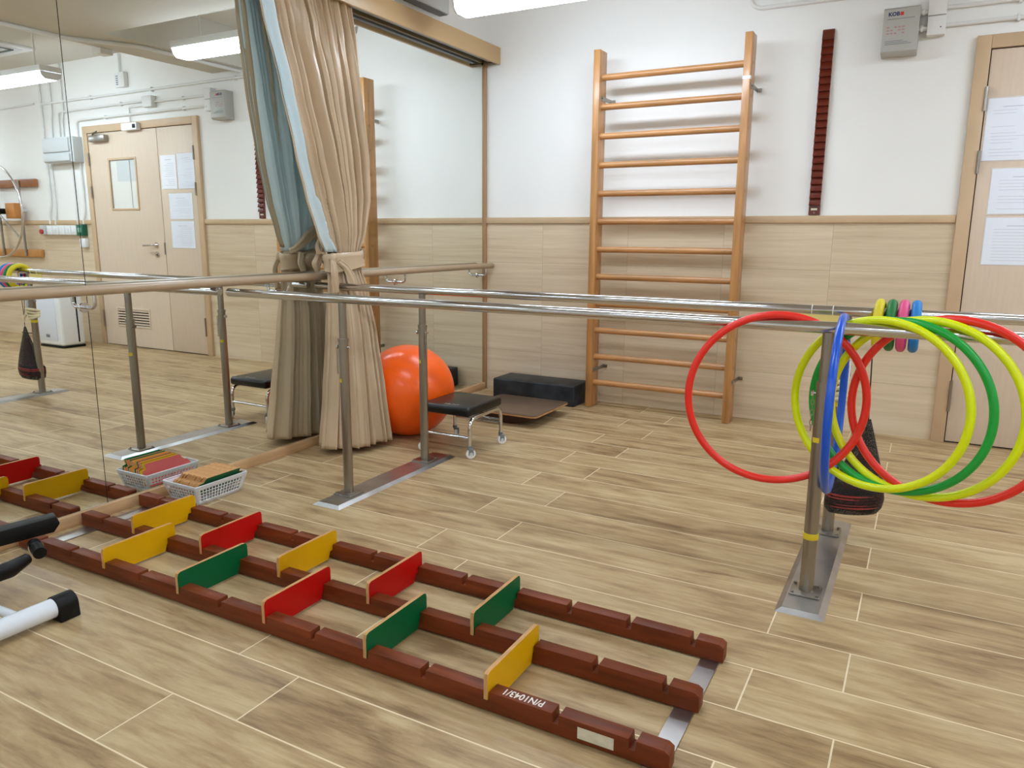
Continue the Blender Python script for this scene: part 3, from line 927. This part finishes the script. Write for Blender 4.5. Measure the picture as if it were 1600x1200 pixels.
for x, m, cn in ((2.683, 'r_yel', 'yellow'), (2.721, 'r_grn', 'green'), (2.759, 'r_pnk', 'pink'), (2.797, 'r_blu', 'blue')):
    ring('throwing_ring', (x, YB, HB+0.0185+0.017-0.076), 0.076, 0.0165, PI/2+random.uniform(-0.06, 0.06), M[m],
         'small thick %s throwing ring hung on the far bar' % cn, 'ring', G2, n=48)

# ------------------------------------------------------------------ net bag
bg = thing('net_bag', 'black net bag of dark red straps hanging from the far bar', 'bag', (2.66, YB, 0.11))
TOP = Vector((2.682, YB-0.01, 0.47))
levels = [(0.47, 0.008, 0), (0.42, 0.022, 0.0), (0.34, 0.049, -0.006), (0.26, 0.076, -0.012), (0.20, 0.094, -0.02), (0.165, 0.102, -0.024), (0.13, 0.098, -0.026), (0.112, 0.085, -0.026), (0.108, 0.001, -0.026)]
bm = B(); rings = []
for z, r, dx in levels:
    rings.append([bm.verts.new((2.682+dx+r*math.cos(a)*1.0, YB-0.01+r*math.sin(a)*0.75, z+0.014*math.cos(a+0.5)*(r/0.1)))
                  for a in [2*PI*k/24 for k in range(24)]])
for a_, b_ in zip(rings, rings[1:]):
    for k in range(24):
        bm.faces.new((a_[k], a_[(k+1) % 24], b_[(k+1) % 24], b_[k]))
obj('net', bm, M['net'], bg)
bm = B(); box(bm, 2.578, 2.735, YB-0.065, YB+0.05, 0.125, 0.20, 0.02, 3)
obj('contents', bm, M['rubber'], bg)
bm = B()
for k in range(5):
    z = 0.145+k*0.011
    pts = [(2.657+0.094*math.cos(a), YB-0.01+0.072*math.sin(a), z+0.010*math.cos(a)) for a in [2*PI*j/24 for j in range(24)]]
    tube(bm, pts, 0.0042, 6, closed=True)
prism(bm, [(2.615, 0.2), (2.72, 0.2), (2.70, 0.33), (2.675, 0.39)], 'y', YB-0.028, YB+0.005)
obj('straps', bm, M['bagred'], bg)
bm = B()
tube(bm, [(2.682, YB-0.01, 0.465), (2.676, YB-0.012, 0.6), (2.668, YB-0.022, HB-0.01), (2.665, YB-0.0, HB+0.022), (2.664, YB+0.021, HB), (2.670, YB+0.01, 0.75), (2.678, YB-0.006, 0.55)], 0.0022, 6)
obj('cord', bm, M['rubber'], bg)

# ------------------------------------------------------------------ balance ladder: three notched rails on steel cross bars
RW, RH = 0.040, 0.051
YR = (-3.3475, -3.1125, -2.868)      # centre lines
NX = [[0.190, 0.368, 0.545, 0.728, 0.907, 1.092, 1.275, 1.460, 1.640, 1.822, 2.000, 2.180, 2.359],
      [0.160, 0.344, 0.529, 0.750, 0.940, 1.115, 1.295, 1.471, 1.650, 1.825, 2.004, 2.182, 2.359],
      [0.152, 0.338, 0.515, 0.712, 0.900, 1.079, 1.255, 1.436, 1.614, 1.800, 1.981, 2.164, 2.349]]
# evenly spaced notches (13) from 0.17 to 2.357
NX = [[0.166+0.1828*k for k in range(13)] for _ in range(3)]
bl = thing('balance_ladder', 'low red-brown floor ladder frame of three notched rails on steel cross bars', 'hurdle frame', (1.24, -3.11, 0))
rails = []
for ri, yc_ in enumerate(YR):
    x0, x1 = (0.035, 2.442)
    prof = [(x0, 0.005), (x1, 0.005), (x1, 0.048), (x1-0.012, 0.051+0.005)]
    zt = RH+0.005
    for nx in reversed(NX[ri]):
        prof += [(nx+0.0085, zt), (nx+0.0065, zt-0.024), (nx-0.0065, zt-0.024), (nx-0.0085, zt)]
    prof += [(x0+0.006, zt), (x0, zt-0.005)]
    bm = prism(B(), prof, 'y', yc_-RW/2, yc_+RW/2, 0.0016)
    r_ = obj('notched_rail', bm, M['rail'], bl)
    rails.append(r_)
for x0, x1 in ((0.055, 0.125), (2.384, 2.432)):
    obj('cross_bar', box(B(), x0, x1, -3.37, -2.845, 0.0005, 0.0048), M['steel_plate'], bl)
lb = obj('worn_label', box(B(), 2.232, 2.318, YR[0]-RW/2-0.0012, YR[0]-RW/2+0.001, 0.016, 0.044), M['label'], rails[0])
fm = Matrix.Translation((2.085, YR[0], RH+0.0056)) @ Euler((0, 0, PI)).to_matrix().to_4x4() @ Matrix.Scale(0.78, 4, (1, 0, 0))
text('handwriting', 'P/N1043/1', 0.032, M['paint_white'], rails[0], fm, bold=0.0004)

# hurdle boards
def hurdle_mesh(x, y0, cap):
    """board standing in the x plane, running in +y from y0, shoulders resting in the notches"""
    L_ = 0.272
    zb, zs, zt = 0.008, 0.034, 0.103
    prof = [(y0, zs), (y0, zt-0.014), (y0+0.003, zt-0.004), (y0+0.012, zt), (y0+L_-0.012, zt), (y0+L_-0.003, zt-0.004),
            (y0+L_, zt-0.014), (y0+L_, zs), (y0+L_-0.036, zs), (y0+L_-0.045, zb), (y0+0.045, zb), (y0+0.036, zs)]
    bm = bmesh.new()
    t = bmesh.new()
    n = len(prof)
    xs = (x-0.0055, x+0.0055)
    v = [[t.verts.new((xx, p[0], p[1])) for p in prof] for xx in xs]
    f = t.faces.new(v[0]); f.material_index = 1
    f = t.faces.new(v[1][::-1]); f.material_index = 1
    for i in range(n):
        t.faces.new((v[0][i], v[0][(i+1) % n], v[1][(i+1) % n], v[1][i])).material_index = 0
    me = bpy.data.meshes.new('t'); t.to_mesh(me); t.free(); bm.from_mesh(me)
    return bm
near = [(2, 'yel'), (4, 'grn'), (6, 'red'), (8, 'grn'), (10, 'yel')]
far = [(1, 'yel'), (3, 'red'), (5, 'yel'), (7, 'red'), (9, 'grn')]
cn = {'yel': 'yellow', 'red': 'red', 'grn': 'green'}
nl = {2: 'yellow hurdle board in the near row, closest to the mirror', 4: 'green hurdle board in the near row, between yellow and red boards',
      6: 'only red hurdle board in the near row of the floor ladder', 8: 'green hurdle board in the near row, between red and yellow boards',
      10: 'yellow hurdle board in the near row, beside the white handwriting'}
fl = {1: 'yellow hurdle board in the far row, closest to the mirror', 3: 'red hurdle board in the far row, between two yellow boards',
      5: 'yellow hurdle board in the far row, between two red boards', 7: 'red hurdle board in the far row, between yellow and green boards',
      9: 'only green hurdle board in the far row of the floor ladder'}
for row, ylead, dy, labs in ((near, YR[0]-0.0215, 0, nl), (far, YR[1]-0.0215, 1, fl)):
    for k, c_ in row:
        o = obj('hurdle_board', hurdle_mesh(NX[0][k], ylead, c_), [M['ply'], M[c_]])
        tag(o, labs[k], 'hurdle board', 'hurdle boards set in the floor ladder')

# ------------------------------------------------------------------ plastic basket with spare hurdle boards
bx0, bx1, by0, by1, bh = 0.052, 0.262, -2.785, -2.515, 0.088
bk = thing('plastic_basket', 'white perforated plastic basket of boards beside the mirror', 'basket', (0.157, -2.65, 0))
def wall_panel(bm, A, Bp, h, nx, nz):
    """perforated wall between floor points A,B (bottom) flaring outward to the rim"""
    A0, B0, A1, B1 = A
    def P(u, v):
        lo = A0.lerp(B0, u); hi = A1.lerp(B1, u)
        return lo.lerp(hi, v)
    V = {}
    def vert(u, v):
        k = (round(u, 5), round(v, 5))
        if k not in V: V[k] = bm.verts.new(P(u, v))
        return V[k]
    us = [0.0]; 
    for i in range(nx):
        c0 = 0.07+(i+0.5)*0.86/nx; hw = 0.86/nx*0.33
        us += [c0-hw, c0+hw]
    us.append(1.0)
    vs = [0.0]
    for j in range(nz):
        c0 = 0.14+(j+0.5)*0.66/nz; hw = 0.66/nz*0.36
        vs += [c0-hw, c0+hw]
    vs.append(1.0)
    for i in range(len(us)-1):
        for j in range(len(vs)-1):
            if i % 2 == 1 and j % 2 == 1: continue
            bm.faces.new((vert(us[i], vs[j]), vert(us[i+1], vs[j]), vert(us[i+1], vs[j+1]), vert(us[i], vs[j+1])))
ins = 0.022
lo = [Vector((bx0+ins, by0+ins, 0.004)), Vector((bx1-ins, by0+ins, 0.004)), Vector((bx1-ins, by1-ins, 0.004)), Vector((bx0+ins, by1-ins, 0.004))]
hi = [Vector((bx0, by0, bh)), Vector((bx1, by0, bh)), Vector((bx1, by1, bh)), Vector((bx0, by1, bh))]
bm = B()
for i, (nx, nz) in enumerate(((10, 4), (14, 4), (10, 4), (14, 4))):
    j = (i+1) % 4
    wall_panel(bm, (lo[i], lo[j], hi[i], hi[j]), None, bh, nx, nz)
bm.faces.new([bm.verts.new(v) for v in lo])
bw = obj('basket_body', bm, M['basket'], bk)
sm = bw.modifiers.new('thick', 'SOLIDIFY'); sm.thickness = 0.0018
bm = B(); tube(bm, arcpts([hi[0].lerp(hi[1], 0.5), hi[1], hi[2], hi[3], hi[0], hi[0].lerp(hi[1], 0.499)], 0.012, 4), 0.0032, 8)
obj('rim', bm, M['basket'], bk)
# boards inside, leaning
cols = ['grn', 'org', 'yel', 'org', 'grn', 'yel', 'grn', 'org', 'yel', 'grn', 'yel', 'pinkr']
def spare_board():
    L_ = 0.238
    prof = [(-L_/2+0.026, 0.082), (-L_/2+0.030, 0.108), (L_/2-0.030, 0.108), (L_/2-0.026, 0.082), (L_/2-0.006, 0.078), (L_/2, 0.062), (L_/2, 0.006),
            (L_/2-0.01, 0.0), (-L_/2+0.01, 0.0), (-L_/2, 0.006), (-L_/2, 0.062), (-L_/2+0.006, 0.078)]
    return prof
nb_ = 13
names_ = {'pinkr': 'faded red', 'grn': 'green', 'yel': 'yellow', 'org': 'orange'}
order = ['pinkr', 'yel', 'grn', 'yel', 'org', 'grn', 'org', 'yel', 'org', 'grn', 'org', 'grn', 'grn']
for k in range(nb_):
    prof = spare_board()
    t = bmesh.new()
    n = len(prof); th = 0.0041
    v = [[t.verts.new((xx, p[0], p[1])) for p in prof] for xx in (-th, th)]
    t.faces.new(v[0]).material_index = 1
    t.faces.new(v[1][::-1]).material_index = 1 if k == nb_-1 else 0
    for i in range(n):
        t.faces.new((v[0][i], v[0][(i+1) % n], v[1][(i+1) % n], v[1][i])).material_index = 0
    lean = math.radians(37)
    xb = 0.066+k*0.0119
    px = xb
    mt = Matrix.Translation((px-0.004, -2.65+random.uniform(-0.005, 0.005), 0.032+random.uniform(0, 0.003))) @ Matrix.Rotation(lean, 4, 'Y')
    bm = B(); me = bpy.data.meshes.new('t'); t.transform(mt); t.to_mesh(me); t.free(); bm.from_mesh(me)
    c_ = order[k]
    if k == 0: lab = 'faded red board at the mirror side of the stack in the basket'
    elif k == nb_-1: lab = 'dark green board leaning at the front of the stack in the basket'
    else: lab = 'plywood board packed between the red and green end boards in the basket'
    tag(obj('stored_board', bm, [M['ply_lt'], M[c_]]), lab, 'board', 'spare boards packed in the basket')

# ------------------------------------------------------------------ exercise ball, stool, foam block, balance board
eb = thing('exercise_ball', 'large shiny orange exercise ball on the floor beside the curtain', 'ball', (0.285, -1.35, 0))
BR = 0.263
t = bmesh.new(); bmesh.ops.create_uvsphere(t, u_segments=96, v_segments=72, radius=BR)
for v in t.verts:
    v.co.z = v.co.z*0.985
    if v.co.z < -BR*0.93: v.co.z = -BR*0.93-(abs(v.co.z)-BR*0.93)*0.3
zmin = min(v.co.z for v in t.verts)
bmesh.ops.translate(t, vec=(0.285, -1.35, -zmin+0.0005), verts=t.verts)
bm = B(); merge(bm, t)
obj('ball_skin', bm, M['ball'], eb)
so = thing('rolling_stool', 'low rolling stool with black padded seat and chrome legs on white casters', 'stool', (0.71, -1.45, 0))
sx0, sx1, sy0, sy1 = 0.562, 0.858, -1.61, -1.29
bm = box(B(), sx0-0.004, sx1+0.004, sy0-0.012, sy1+0.012, 0.212, 0.262, 0.018, 4)
seat = obj('seat', bm, M['blackvinyl'], so)
bm = B()
for k, (dx, w_, dy) in enumerate(((0, 0.012, 0), (0.016, 0.004, 0.004), (0.024, 0.012, -0.004), (0.045, 0.014, 0.002), (0.062, 0.004, -0.002), (0.070, 0.012, 0.004))):
    box(bm, 0.690+dx, 0.690+dx+w_, -1.578+dy, -1.574+dy, 0.2615, 0.2624)
    box(bm, 0.690+dx, 0.693+dx, -1.588+dy, -1.566+dy, 0.2615, 0.2624)
obj('worn_print', bm, M['stool_txt'], seat)
bm = B()
for dx in (0, 0.018, 0.032):
    box(bm, 0.795+dx, 0.807+dx, -1.318, -1.313, 0.2610, 0.2620)
obj('worn_print', bm, M['stool_txt'], seat)
for x in (sx0, sx1):
    pts = arcpts([(x, sy0, 0.062), (x, sy0, 0.203), (x, sy1, 0.203), (x, sy1, 0.062)], 0.06, 8)
    obj('leg_frame', tube(B(), pts, 0.0098, 14), M['chrome'], so)
for y, z in ((sy0, 0.105), (sy1, 0.118), (sy1, 0.135)):
    obj('stretcher', cyl(B(), (sx0, y, z), (sx1, y, z), 0.0078 if y == sy0 else 0.006, 12), M['chrome'], so)
for i, (x, y) in enumerate(((sx0, sy0), (sx1, sy0), (sx1, sy1), (sx0, sy1))):
    a = [-0.9, -0.75, -0.7, 0.4][i]
    dx, dy = math.cos(a)*0.012, -math.sin(a)*0.012+0.0
    bm = B()
    cyl(bm, (x, y, 0.052), (x, y, 0.066), 0.013, 14)
    box(bm, -0.014, 0.014, -0.016, 0.010, 0.0, 0.010, 0.003, mtx=Matrix.Translation((x+dx, y, 0.045)) @ Matrix.Rotation(a, 4, 'Z'))
    box(bm, -0.013, -0.009, -0.016, 0.010, -0.026, 0.003, 0.001, mtx=Matrix.Translation((x+dx, y, 0.045)) @ Matrix.Rotation(a, 4, 'Z'))
    box(bm, 0.009, 0.013, -0.016, 0.010, -0.026, 0.003, 0.001, mtx=Matrix.Translation((x+dx, y, 0.045)) @ Matrix.Rotation(a, 4, 'Z'))
    ca = obj('caster', bm, M['graydk'], so)
    nx_ = Vector((math.cos(a), math.sin(a), 0))
    cw = Vector((x+dx, y-0.004, 0.0252))
    bm = B(); tube(bm, [cw-nx_*0.0085, cw-nx_*0.006, cw+nx_*0.006, cw+nx_*0.0085], [0.021, 0.0248, 0.0248, 0.021], 24)
    wh = obj('wheel', bm, M['whitepl'], ca)
    bm = B(); tube(bm, [cw-nx_*0.0105, cw+nx_*0.0105], 0.009, 16)
    obj('hub_cap', bm, M['graybox'], ca)

# foam block
bk_ = obj('foam_block', box(B(), 0.225, 0.848, -0.285, -0.03, 0.001, 0.142, 0.012, 3), M['blackfoam'])
tag(bk_, 'low black scuffed vinyl-covered block against the tiled wall', 'block')
# balance board
bo = thing('balance_board', 'flat brown square wobble board on the floor before the black block', 'balance board', (0.65, -0.69, 0))
def rrect(x0, x1, y0, y1, r, n=6):
    out = []
    for cx, cy, a0 in ((x1-r, y0+r, -PI/2), (x1-r, y1-r, 0), (x0+r, y1-r, PI/2), (x0+r, y0+r, PI)):
        for k in range(n+1):
            a = a0+PI/2*k/n
            out.append((cx+r*math.cos(a), cy+r*math.sin(a)))
    return out
obj('top_board', prism(B(), rrect(0.385, 0.888, -0.93, -0.452, 0.035), 'z', 0.062, 0.076, 0.002), M['board'], bo)
obj('edge_band', prism(B(), rrect(0.384, 0.889, -0.931, -0.451, 0.036), 'z', 0.0655, 0.0725), M['ply'], bo)
for y in (-0.86, -0.55):
    prof = [(0.45, 0.0618), (0.83, 0.0618)]
    prof += [(0.64+0.19*math.cos(a), 0.0618-0.0608*math.sin(a)) for a in [PI*k/16 for k in range(1, 16)]]
    obj('rocker', prism(B(), prof, 'y', y-0.012, y+0.012), M['board_dk'], bo)

# ------------------------------------------------------------------ curtain
random.seed(11)
LV = [ # z, Lx, Ly, Rx, Ry, thickness, pleat amplitude
    (2.300, 0.060, -2.12, 0.066, -1.475, 0.010, 0.010),
    (2.245, 0.062, -2.12, 0.068, -1.475, 0.014, 0.010),
    (2.10, 0.070, -2.10, 0.075, -1.462, 0.024, 0.015),
    (1.80, 0.095, -2.045, 0.088, -1.452, 0.037, 0.020),
    (1.50, 0.115, -1.985, 0.105, -1.448, 0.047, 0.021),
    (1.30, 0.128, -1.935, 0.118, -1.462, 0.05, 0.018),
    (1.12, 0.140, -1.873, 0.130, -1.520, 0.052, 0.013),
    (1.035, 0.148, -1.835, 0.140, -1.575, 0.048, 0.007),
    (0.985, 0.150, -1.826, 0.145, -1.580, 0.044, 0.005),
    (0.935, 0.152, -1.828, 0.148, -1.572, 0.045, 0.006),
    (0.85, 0.158, -1.838, 0.170, -1.568, 0.053, 0.011),
    (0.60, 0.168, -1.862, 0.225, -1.580, 0.062, 0.017),
    (0.30, 0.175, -1.905, 0.275, -1.590, 0.070, 0.021),
    (0.030, 0.180, -1.950, 0.295, -1.575, 0.080, 0.025)]
def lev(z):
    for a, b2 in zip(LV, LV[1:]):
        if a[0] >= z >= b2[0]:
            t_ = (a[0]-z)/(a[0]-b2[0])
            t_ = t_*t_*(3-2*t_)*0.35+t_*0.65
            return [a[i]*(1-t_)+b2[i]*t_ for i in range(1, 7)]
    return list(LV[-1][1:])
NP = 10.0
ph = [random.uniform(0, 6.28) for _ in range(6)]
def fold(s, z, amp, freq=1.0):
    w1 = s + 0.018*math.sin(7*s+ph[0]+1.2*z)
    k = math.sin(2*PI*NP*freq*w1+ph[1])
    k = math.copysign(abs(k)**0.7, k)
    k2 = 0.45*math.sin(2*PI*NP*1.63*freq*w1+ph[2]+0.6*z)
    if z > 1.95 and freq == 1.0:
        k2 += 0.75*min(1.0, (z-1.95)/0.25)*math.sin(2*PI*NP*2.55*w1+ph[4])
    k2 += 0.22*math.sin(2*PI*NP*3.3*w1+ph[5]+2.5*z)
    k3 = 0.5*math.sin(2*PI*2.2*w1+ph[3]-0.8*z)
    return amp*1.35*(k+k2+k3)
def front_pt(s, z, off=0.0):
    Lx, Ly, Rx, Ry, T, A = lev(z)
    x = Lx+(Rx-Lx)*s + T*math.sin(PI*s)**0.8 + fold(s, z, A)*min(1, 6*s+0.3)*min(1, 6*(1-s)+0.3) + off
    y = Ly+(Ry-Ly)*s + 0.35*fold(s+0.07, z, A)*min(1, 5*s)*min(1, 5*(1-s))
    return Vector((max(x, 0.022), y, z))
def back_pt(s, z, amp=0.5, off=0.0):
    Lx, Ly, Rx, Ry, T, A = lev(z)
    if z < 0.95:
        q = min(1.0, (0.95-z)/0.25)
        mx_, my_ = Rx*(1-q)+0.058*q, Ry*(1-q)+(-1.615)*q
        if s < 0.72:
            t_ = s/0.72; x = Lx+(mx_-Lx)*t_-T*0.6*math.sin(PI*t_); y = Ly+(my_-Ly)*t_
        else:
            t_ = (s-0.72)/0.28; x = mx_+(Rx-mx_)*t_; y = my_+(Ry-my_)*t_
        x += fold(s*0.7+0.1, z, A*amp*0.6, 0.7)*min(1, 8*(1-s))*min(1, 8*s) + off
    else:
        x = Lx+(Rx-Lx)*s - T*0.9*math.sin(PI*s)**0.8 + fold(s*0.7+0.1, z, A*amp, 0.7) + off
        y = Ly+(Ry-Ly)*s
    if z < 1.0: lim = 0.030
    else: lim = 0.018
    if 0.86 < z < 0.95: lim = 0.098
    elif 0.95 <= z < 1.05: lim = 0.098-(z-0.95)*0.7
    elif 0.78 < z <= 0.86: lim = 0.098-(0.86-z)*0.8
    return Vector((max(x, lim), y, z))
cu = thing('tied_curtain', 'floor-length champagne satin curtain with pale blue lining, tied at rail height', 'curtain', (0.16, -1.75, 0.03))
def sheet(fn, s0, s1, z0, z1, ns, nz):
    bm = B()
    g = [[bm.verts.new(fn(s0+(s1-s0)*i/ns, z1+(z0-z1)*j/nz)) for i in range(ns+1)] for j in range(nz+1)]
    for j in range(nz):
        for i in range(ns):
            bm.faces.new((g[j][i], g[j][i+1], g[j+1][i+1], g[j+1][i]))
    return bm
def split(z):      # lining strip showing at the leading edge
    return 0.075 if z > 1.3 else 0.075+0.12*min(1, (1.3-z)/0.28)
def f_front(s, z):
    q = split(z) if z > 1.0 else 0.0
    return front_pt(q+(1-q)*s, z)
def f_strip(s, z):
    return front_pt(split(z)*s, z, 0.003)
zs_tie = 1.03
o = obj('drape', sheet(f_front, 0, 1, 0.035, 2.30, 240, 110), M['curtain'], cu, smooth=80)
o = obj('lining', sheet(back_pt, 0.0, 1, 1.03, 2.30, 90, 70), M['lining'], cu, smooth=80)
o = obj('lining_edge', sheet(f_strip, 0, 1, 1.03, 2.30, 14, 60), M['lining'], cu, smooth=80)
o = obj('drape_back', sheet(lambda s, z: back_pt(s, z, 0.9), 0, 1, 0.035, 1.03, 120, 50), M['curtain'], cu, smooth=80)
# tan hem on the lining side
o = obj('hem', sheet(lambda s, z: back_pt(0.0+0.05*s, z, 0.5, -0.003)+Vector((0, -0.010*(1-s), 0)), 0, 1, 1.05, 2.28, 4, 50), M['curtain'], cu, smooth=80)
for o in [c for c in C.objects if c.parent == cu]:
    md = o.modifiers.new('cloth_thickness', 'SOLIDIFY'); md.thickness = 0.0016; md.offset = 0
# tie band
bm = B()
def loop_at(z, grow, wob):
    pts = []
    n = 40
    for k in range(n):
        a = 2*PI*k/n
        Lx, Ly, Rx, Ry, T, A = lev(z)
        cx, cy = (Lx+Rx)/2+0.006, (Ly+Ry)/2
        hx, hy = T+0.016+grow, (Ry-Ly)/2+0.006+grow
        x = cx+hx*math.cos(a); y = cy+hy*math.sin(a)
        pts.append(Vector((max(x, 0.094 if 0.86 < z < 0.95 else 0.03), y, z+wob*math.sin(a*2+z*40)+0.012*math.sin(a))))
    return pts
lv_ = [(1.030, -0.004), (1.024, 0.004), (1.005, 0.008), (0.99, 0.004), (0.975, 0.009), (0.958, 0.005), (0.945, 0.008), (0.938, -0.003)]
rg = [[bm.verts.new(p) for p in loop_at(z, g_, 0.004)] for z, g_ in lv_]
for a_, b_ in zip(rg, rg[1:]):
    n = len(a_)
    for k in range(n): bm.faces.new((a_[k], a_[(k+1) % n], b_[(k+1) % n], b_[k]))
tb = obj('tie_band', bm, M['curtain'], cu, smooth=60)
bm = B()
sphere(bm, (0.185, -1.822, 1.0), 0.022, 16, 10, scale=(0.8, 1, 1.2))
def ribbon(bm, pts, wd, th, n=10):
    """soft flat strip: elliptical tube with wrinkles"""
    ps = smooth(pts, n); ws = lerp_list(wd, n)
    N = len(ps); rings = []
    for i, p in enumerate(ps):
        d_ = (ps[min(i+1, N-1)]-ps[max(i-1, 0)]).normalized()
        u = d_.cross(Vector((1.0, -0.25, 0.1))).normalized(); v = d_.cross(u)
        rings.append([bm.verts.new(p+u*math.cos(2*PI*k/28)*ws[i]*(1+0.05*math.sin(i*0.7))+v*math.sin(2*PI*k/28)*(th+0.0035*math.sin(5*2*PI*k/28+i*0.12))) for k in range(28)])
    for a_, b_ in zip(rings, rings[1:]):
        for k in range(28): bm.faces.new((a_[k], a_[(k+1) % 28], b_[(k+1) % 28], b_[k]))
    bm.faces.new(rings[0]); bm.faces.new(rings[-1][::-1])
ribbon(bm, [(0.205, -1.80, 0.985), (0.222, -1.765, 0.95), (0.232, -1.745, 0.90), (0.236, -1.735, 0.84), (0.240, -1.73, 0.79)], [0.014, 0.020, 0.028, 0.030, 0.026], 0.010)
ribbon(bm, [(0.19, -1.83, 0.99), (0.205, -1.838, 0.94), (0.205, -1.835, 0.88), (0.20, -1.83, 0.83)], [0.014, 0.020, 0.024, 0.020], 0.009)
obj('tie_tail', bm, M['curtain'], cu, smooth=60)
# the loop of spare cloth tucked behind the tie (mirror side)
bm = B()
ribbon(bm, [(0.10, -1.83, 1.03), (0.075, -1.80, 1.05), (0.06, -1.74, 1.10), (0.055, -1.68, 1.13), (0.07, -1.63, 1.07), (0.08, -1.60, 1.03)], [0.014, 0.022, 0.034, 0.036, 0.024, 0.012], 0.014)
ribbon(bm, [(0.07, -1.78, 1.02), (0.055, -1.80, 0.97), (0.05, -1.79, 0.93)], [0.02, 0.028, 0.014], 0.012)
sphere(bm, (0.062, -1.72, 0.985), 0.03, 24, 16, scale=(0.7, 1.5, 1.2))
obj('tucked_fold', bm, M['curtain'], cu, smooth=60)
# heading tape at the top
bm = B()
hdp = []
for k in range(60):
    s = k/59
    hdp.append((0.058+0.006*math.sin(s*2*PI*15), -2.10+0.62*s, 0))
for j in range(2):
    pass
for k in range(13):
    y = -2.09+0.6*k/12
    tube(bm, [(0.065, y, 2.262), (0.065, y, 2.288)], 0.003, 6)
obj('curtain_hooks', bm, M['whitepl'], cu)

# ------------------------------------------------------------------ exercise bike (its end enters the frame)
bi = thing('exercise_bike', 'white exercise bike foot bar with black end cap at the left edge', 'exercise bike', (0.6, -3.9, 0))
obj('stabiliser', cyl(B(), (0.668, -3.60, 0.040), (0.655, -4.25, 0.040), 0.029, 28), M['whiteenam'], bi)
bm = B()
t = bmesh.new()
ring_ = [(-0.0335, -0.040), (0.0335, -0.040)] + [(0.0335*math.cos(a), 0.0335*math.sin(a)*1.0) for a in [PI*k/14 for k in range(0, 15)]]
pr = []
for a in [PI*k/14 for k in range(15)]:
    pr.append((0.668+0.0335*math.cos(a), 0.040+0.0335*math.sin(a)))
pr += [(0.668-0.036, 0.001), (0.668+0.036, 0.001)]
prism(bm, pr, 'y', -3.615, -3.555, 0.003)
obj('end_cap', bm, M['rubber'], bi)
bm = B()
pr = []
for a in [PI*k/14 for k in range(15)]:
    pr.append((0.655+0.0335*math.cos(a), 0.040+0.0335*math.sin(a)))
pr += [(0.655-0.036, 0.001), (0.655+0.036, 0.001)]
prism(bm, pr, 'y', -4.28, -4.22, 0.003)
obj('end_cap', bm, M['rubber'], bi)
obj('frame_tube', tube(B(), arcpts([(0.66, -3.93, 0.045), (0.42, -3.93, 0.045), (0.12, -3.93, 0.15), (0.10, -3.93, 0.5)], 0.1), 0.022, 18), M['whiteenam'], bi)
obj('brace_tube', tube(B(), [(0.655, -3.70, 0.045), (0.50, -3.70, 0.040), (0.30, -3.86, 0.07)], 0.014, 14), M['whiteenam'], bi)
bm = B()
mt = Matrix.Translation((0.27, -3.475, 0.150)) @ Matrix.Rotation(math.radians(-22), 4, 'Z') @ Matrix.Rotation(math.radians(4), 4, 'X')
prism(bm, [(-0.13, -0.026), (0.09, -0.026), (0.112, 0.0), (0.104, 0.026), (-0.13, 0.026)], 'x', -0.03, 0.03, 0.004, mtx=mt)
pd = obj('pedal', bm, M['rubber'], bi)
bm = B()
tube(bm, [(0.33, -3.47, 0.115), (0.40, -3.49, 0.105)], 0.020, 14)
obj('pedal_spindle', bm, M['rubber'], bi)
bm = B()
tube(bm, [(0.352, -3.476, 0.111), (0.360, -3.479, 0.110)], 0.0225, 14)
obj('spindle_ring', bm, M['chrome'], bi)
bm = B()
tube(bm, [(0.395, -3.53, 0.10), (0.43, -3.60, 0.10), (0.46, -3.70, 0.115), (0.42, -3.85, 0.14)], [0.018, 0.026, 0.026, 0.02], 14)
obj('crank_arm', bm, M['rubber'], bi)
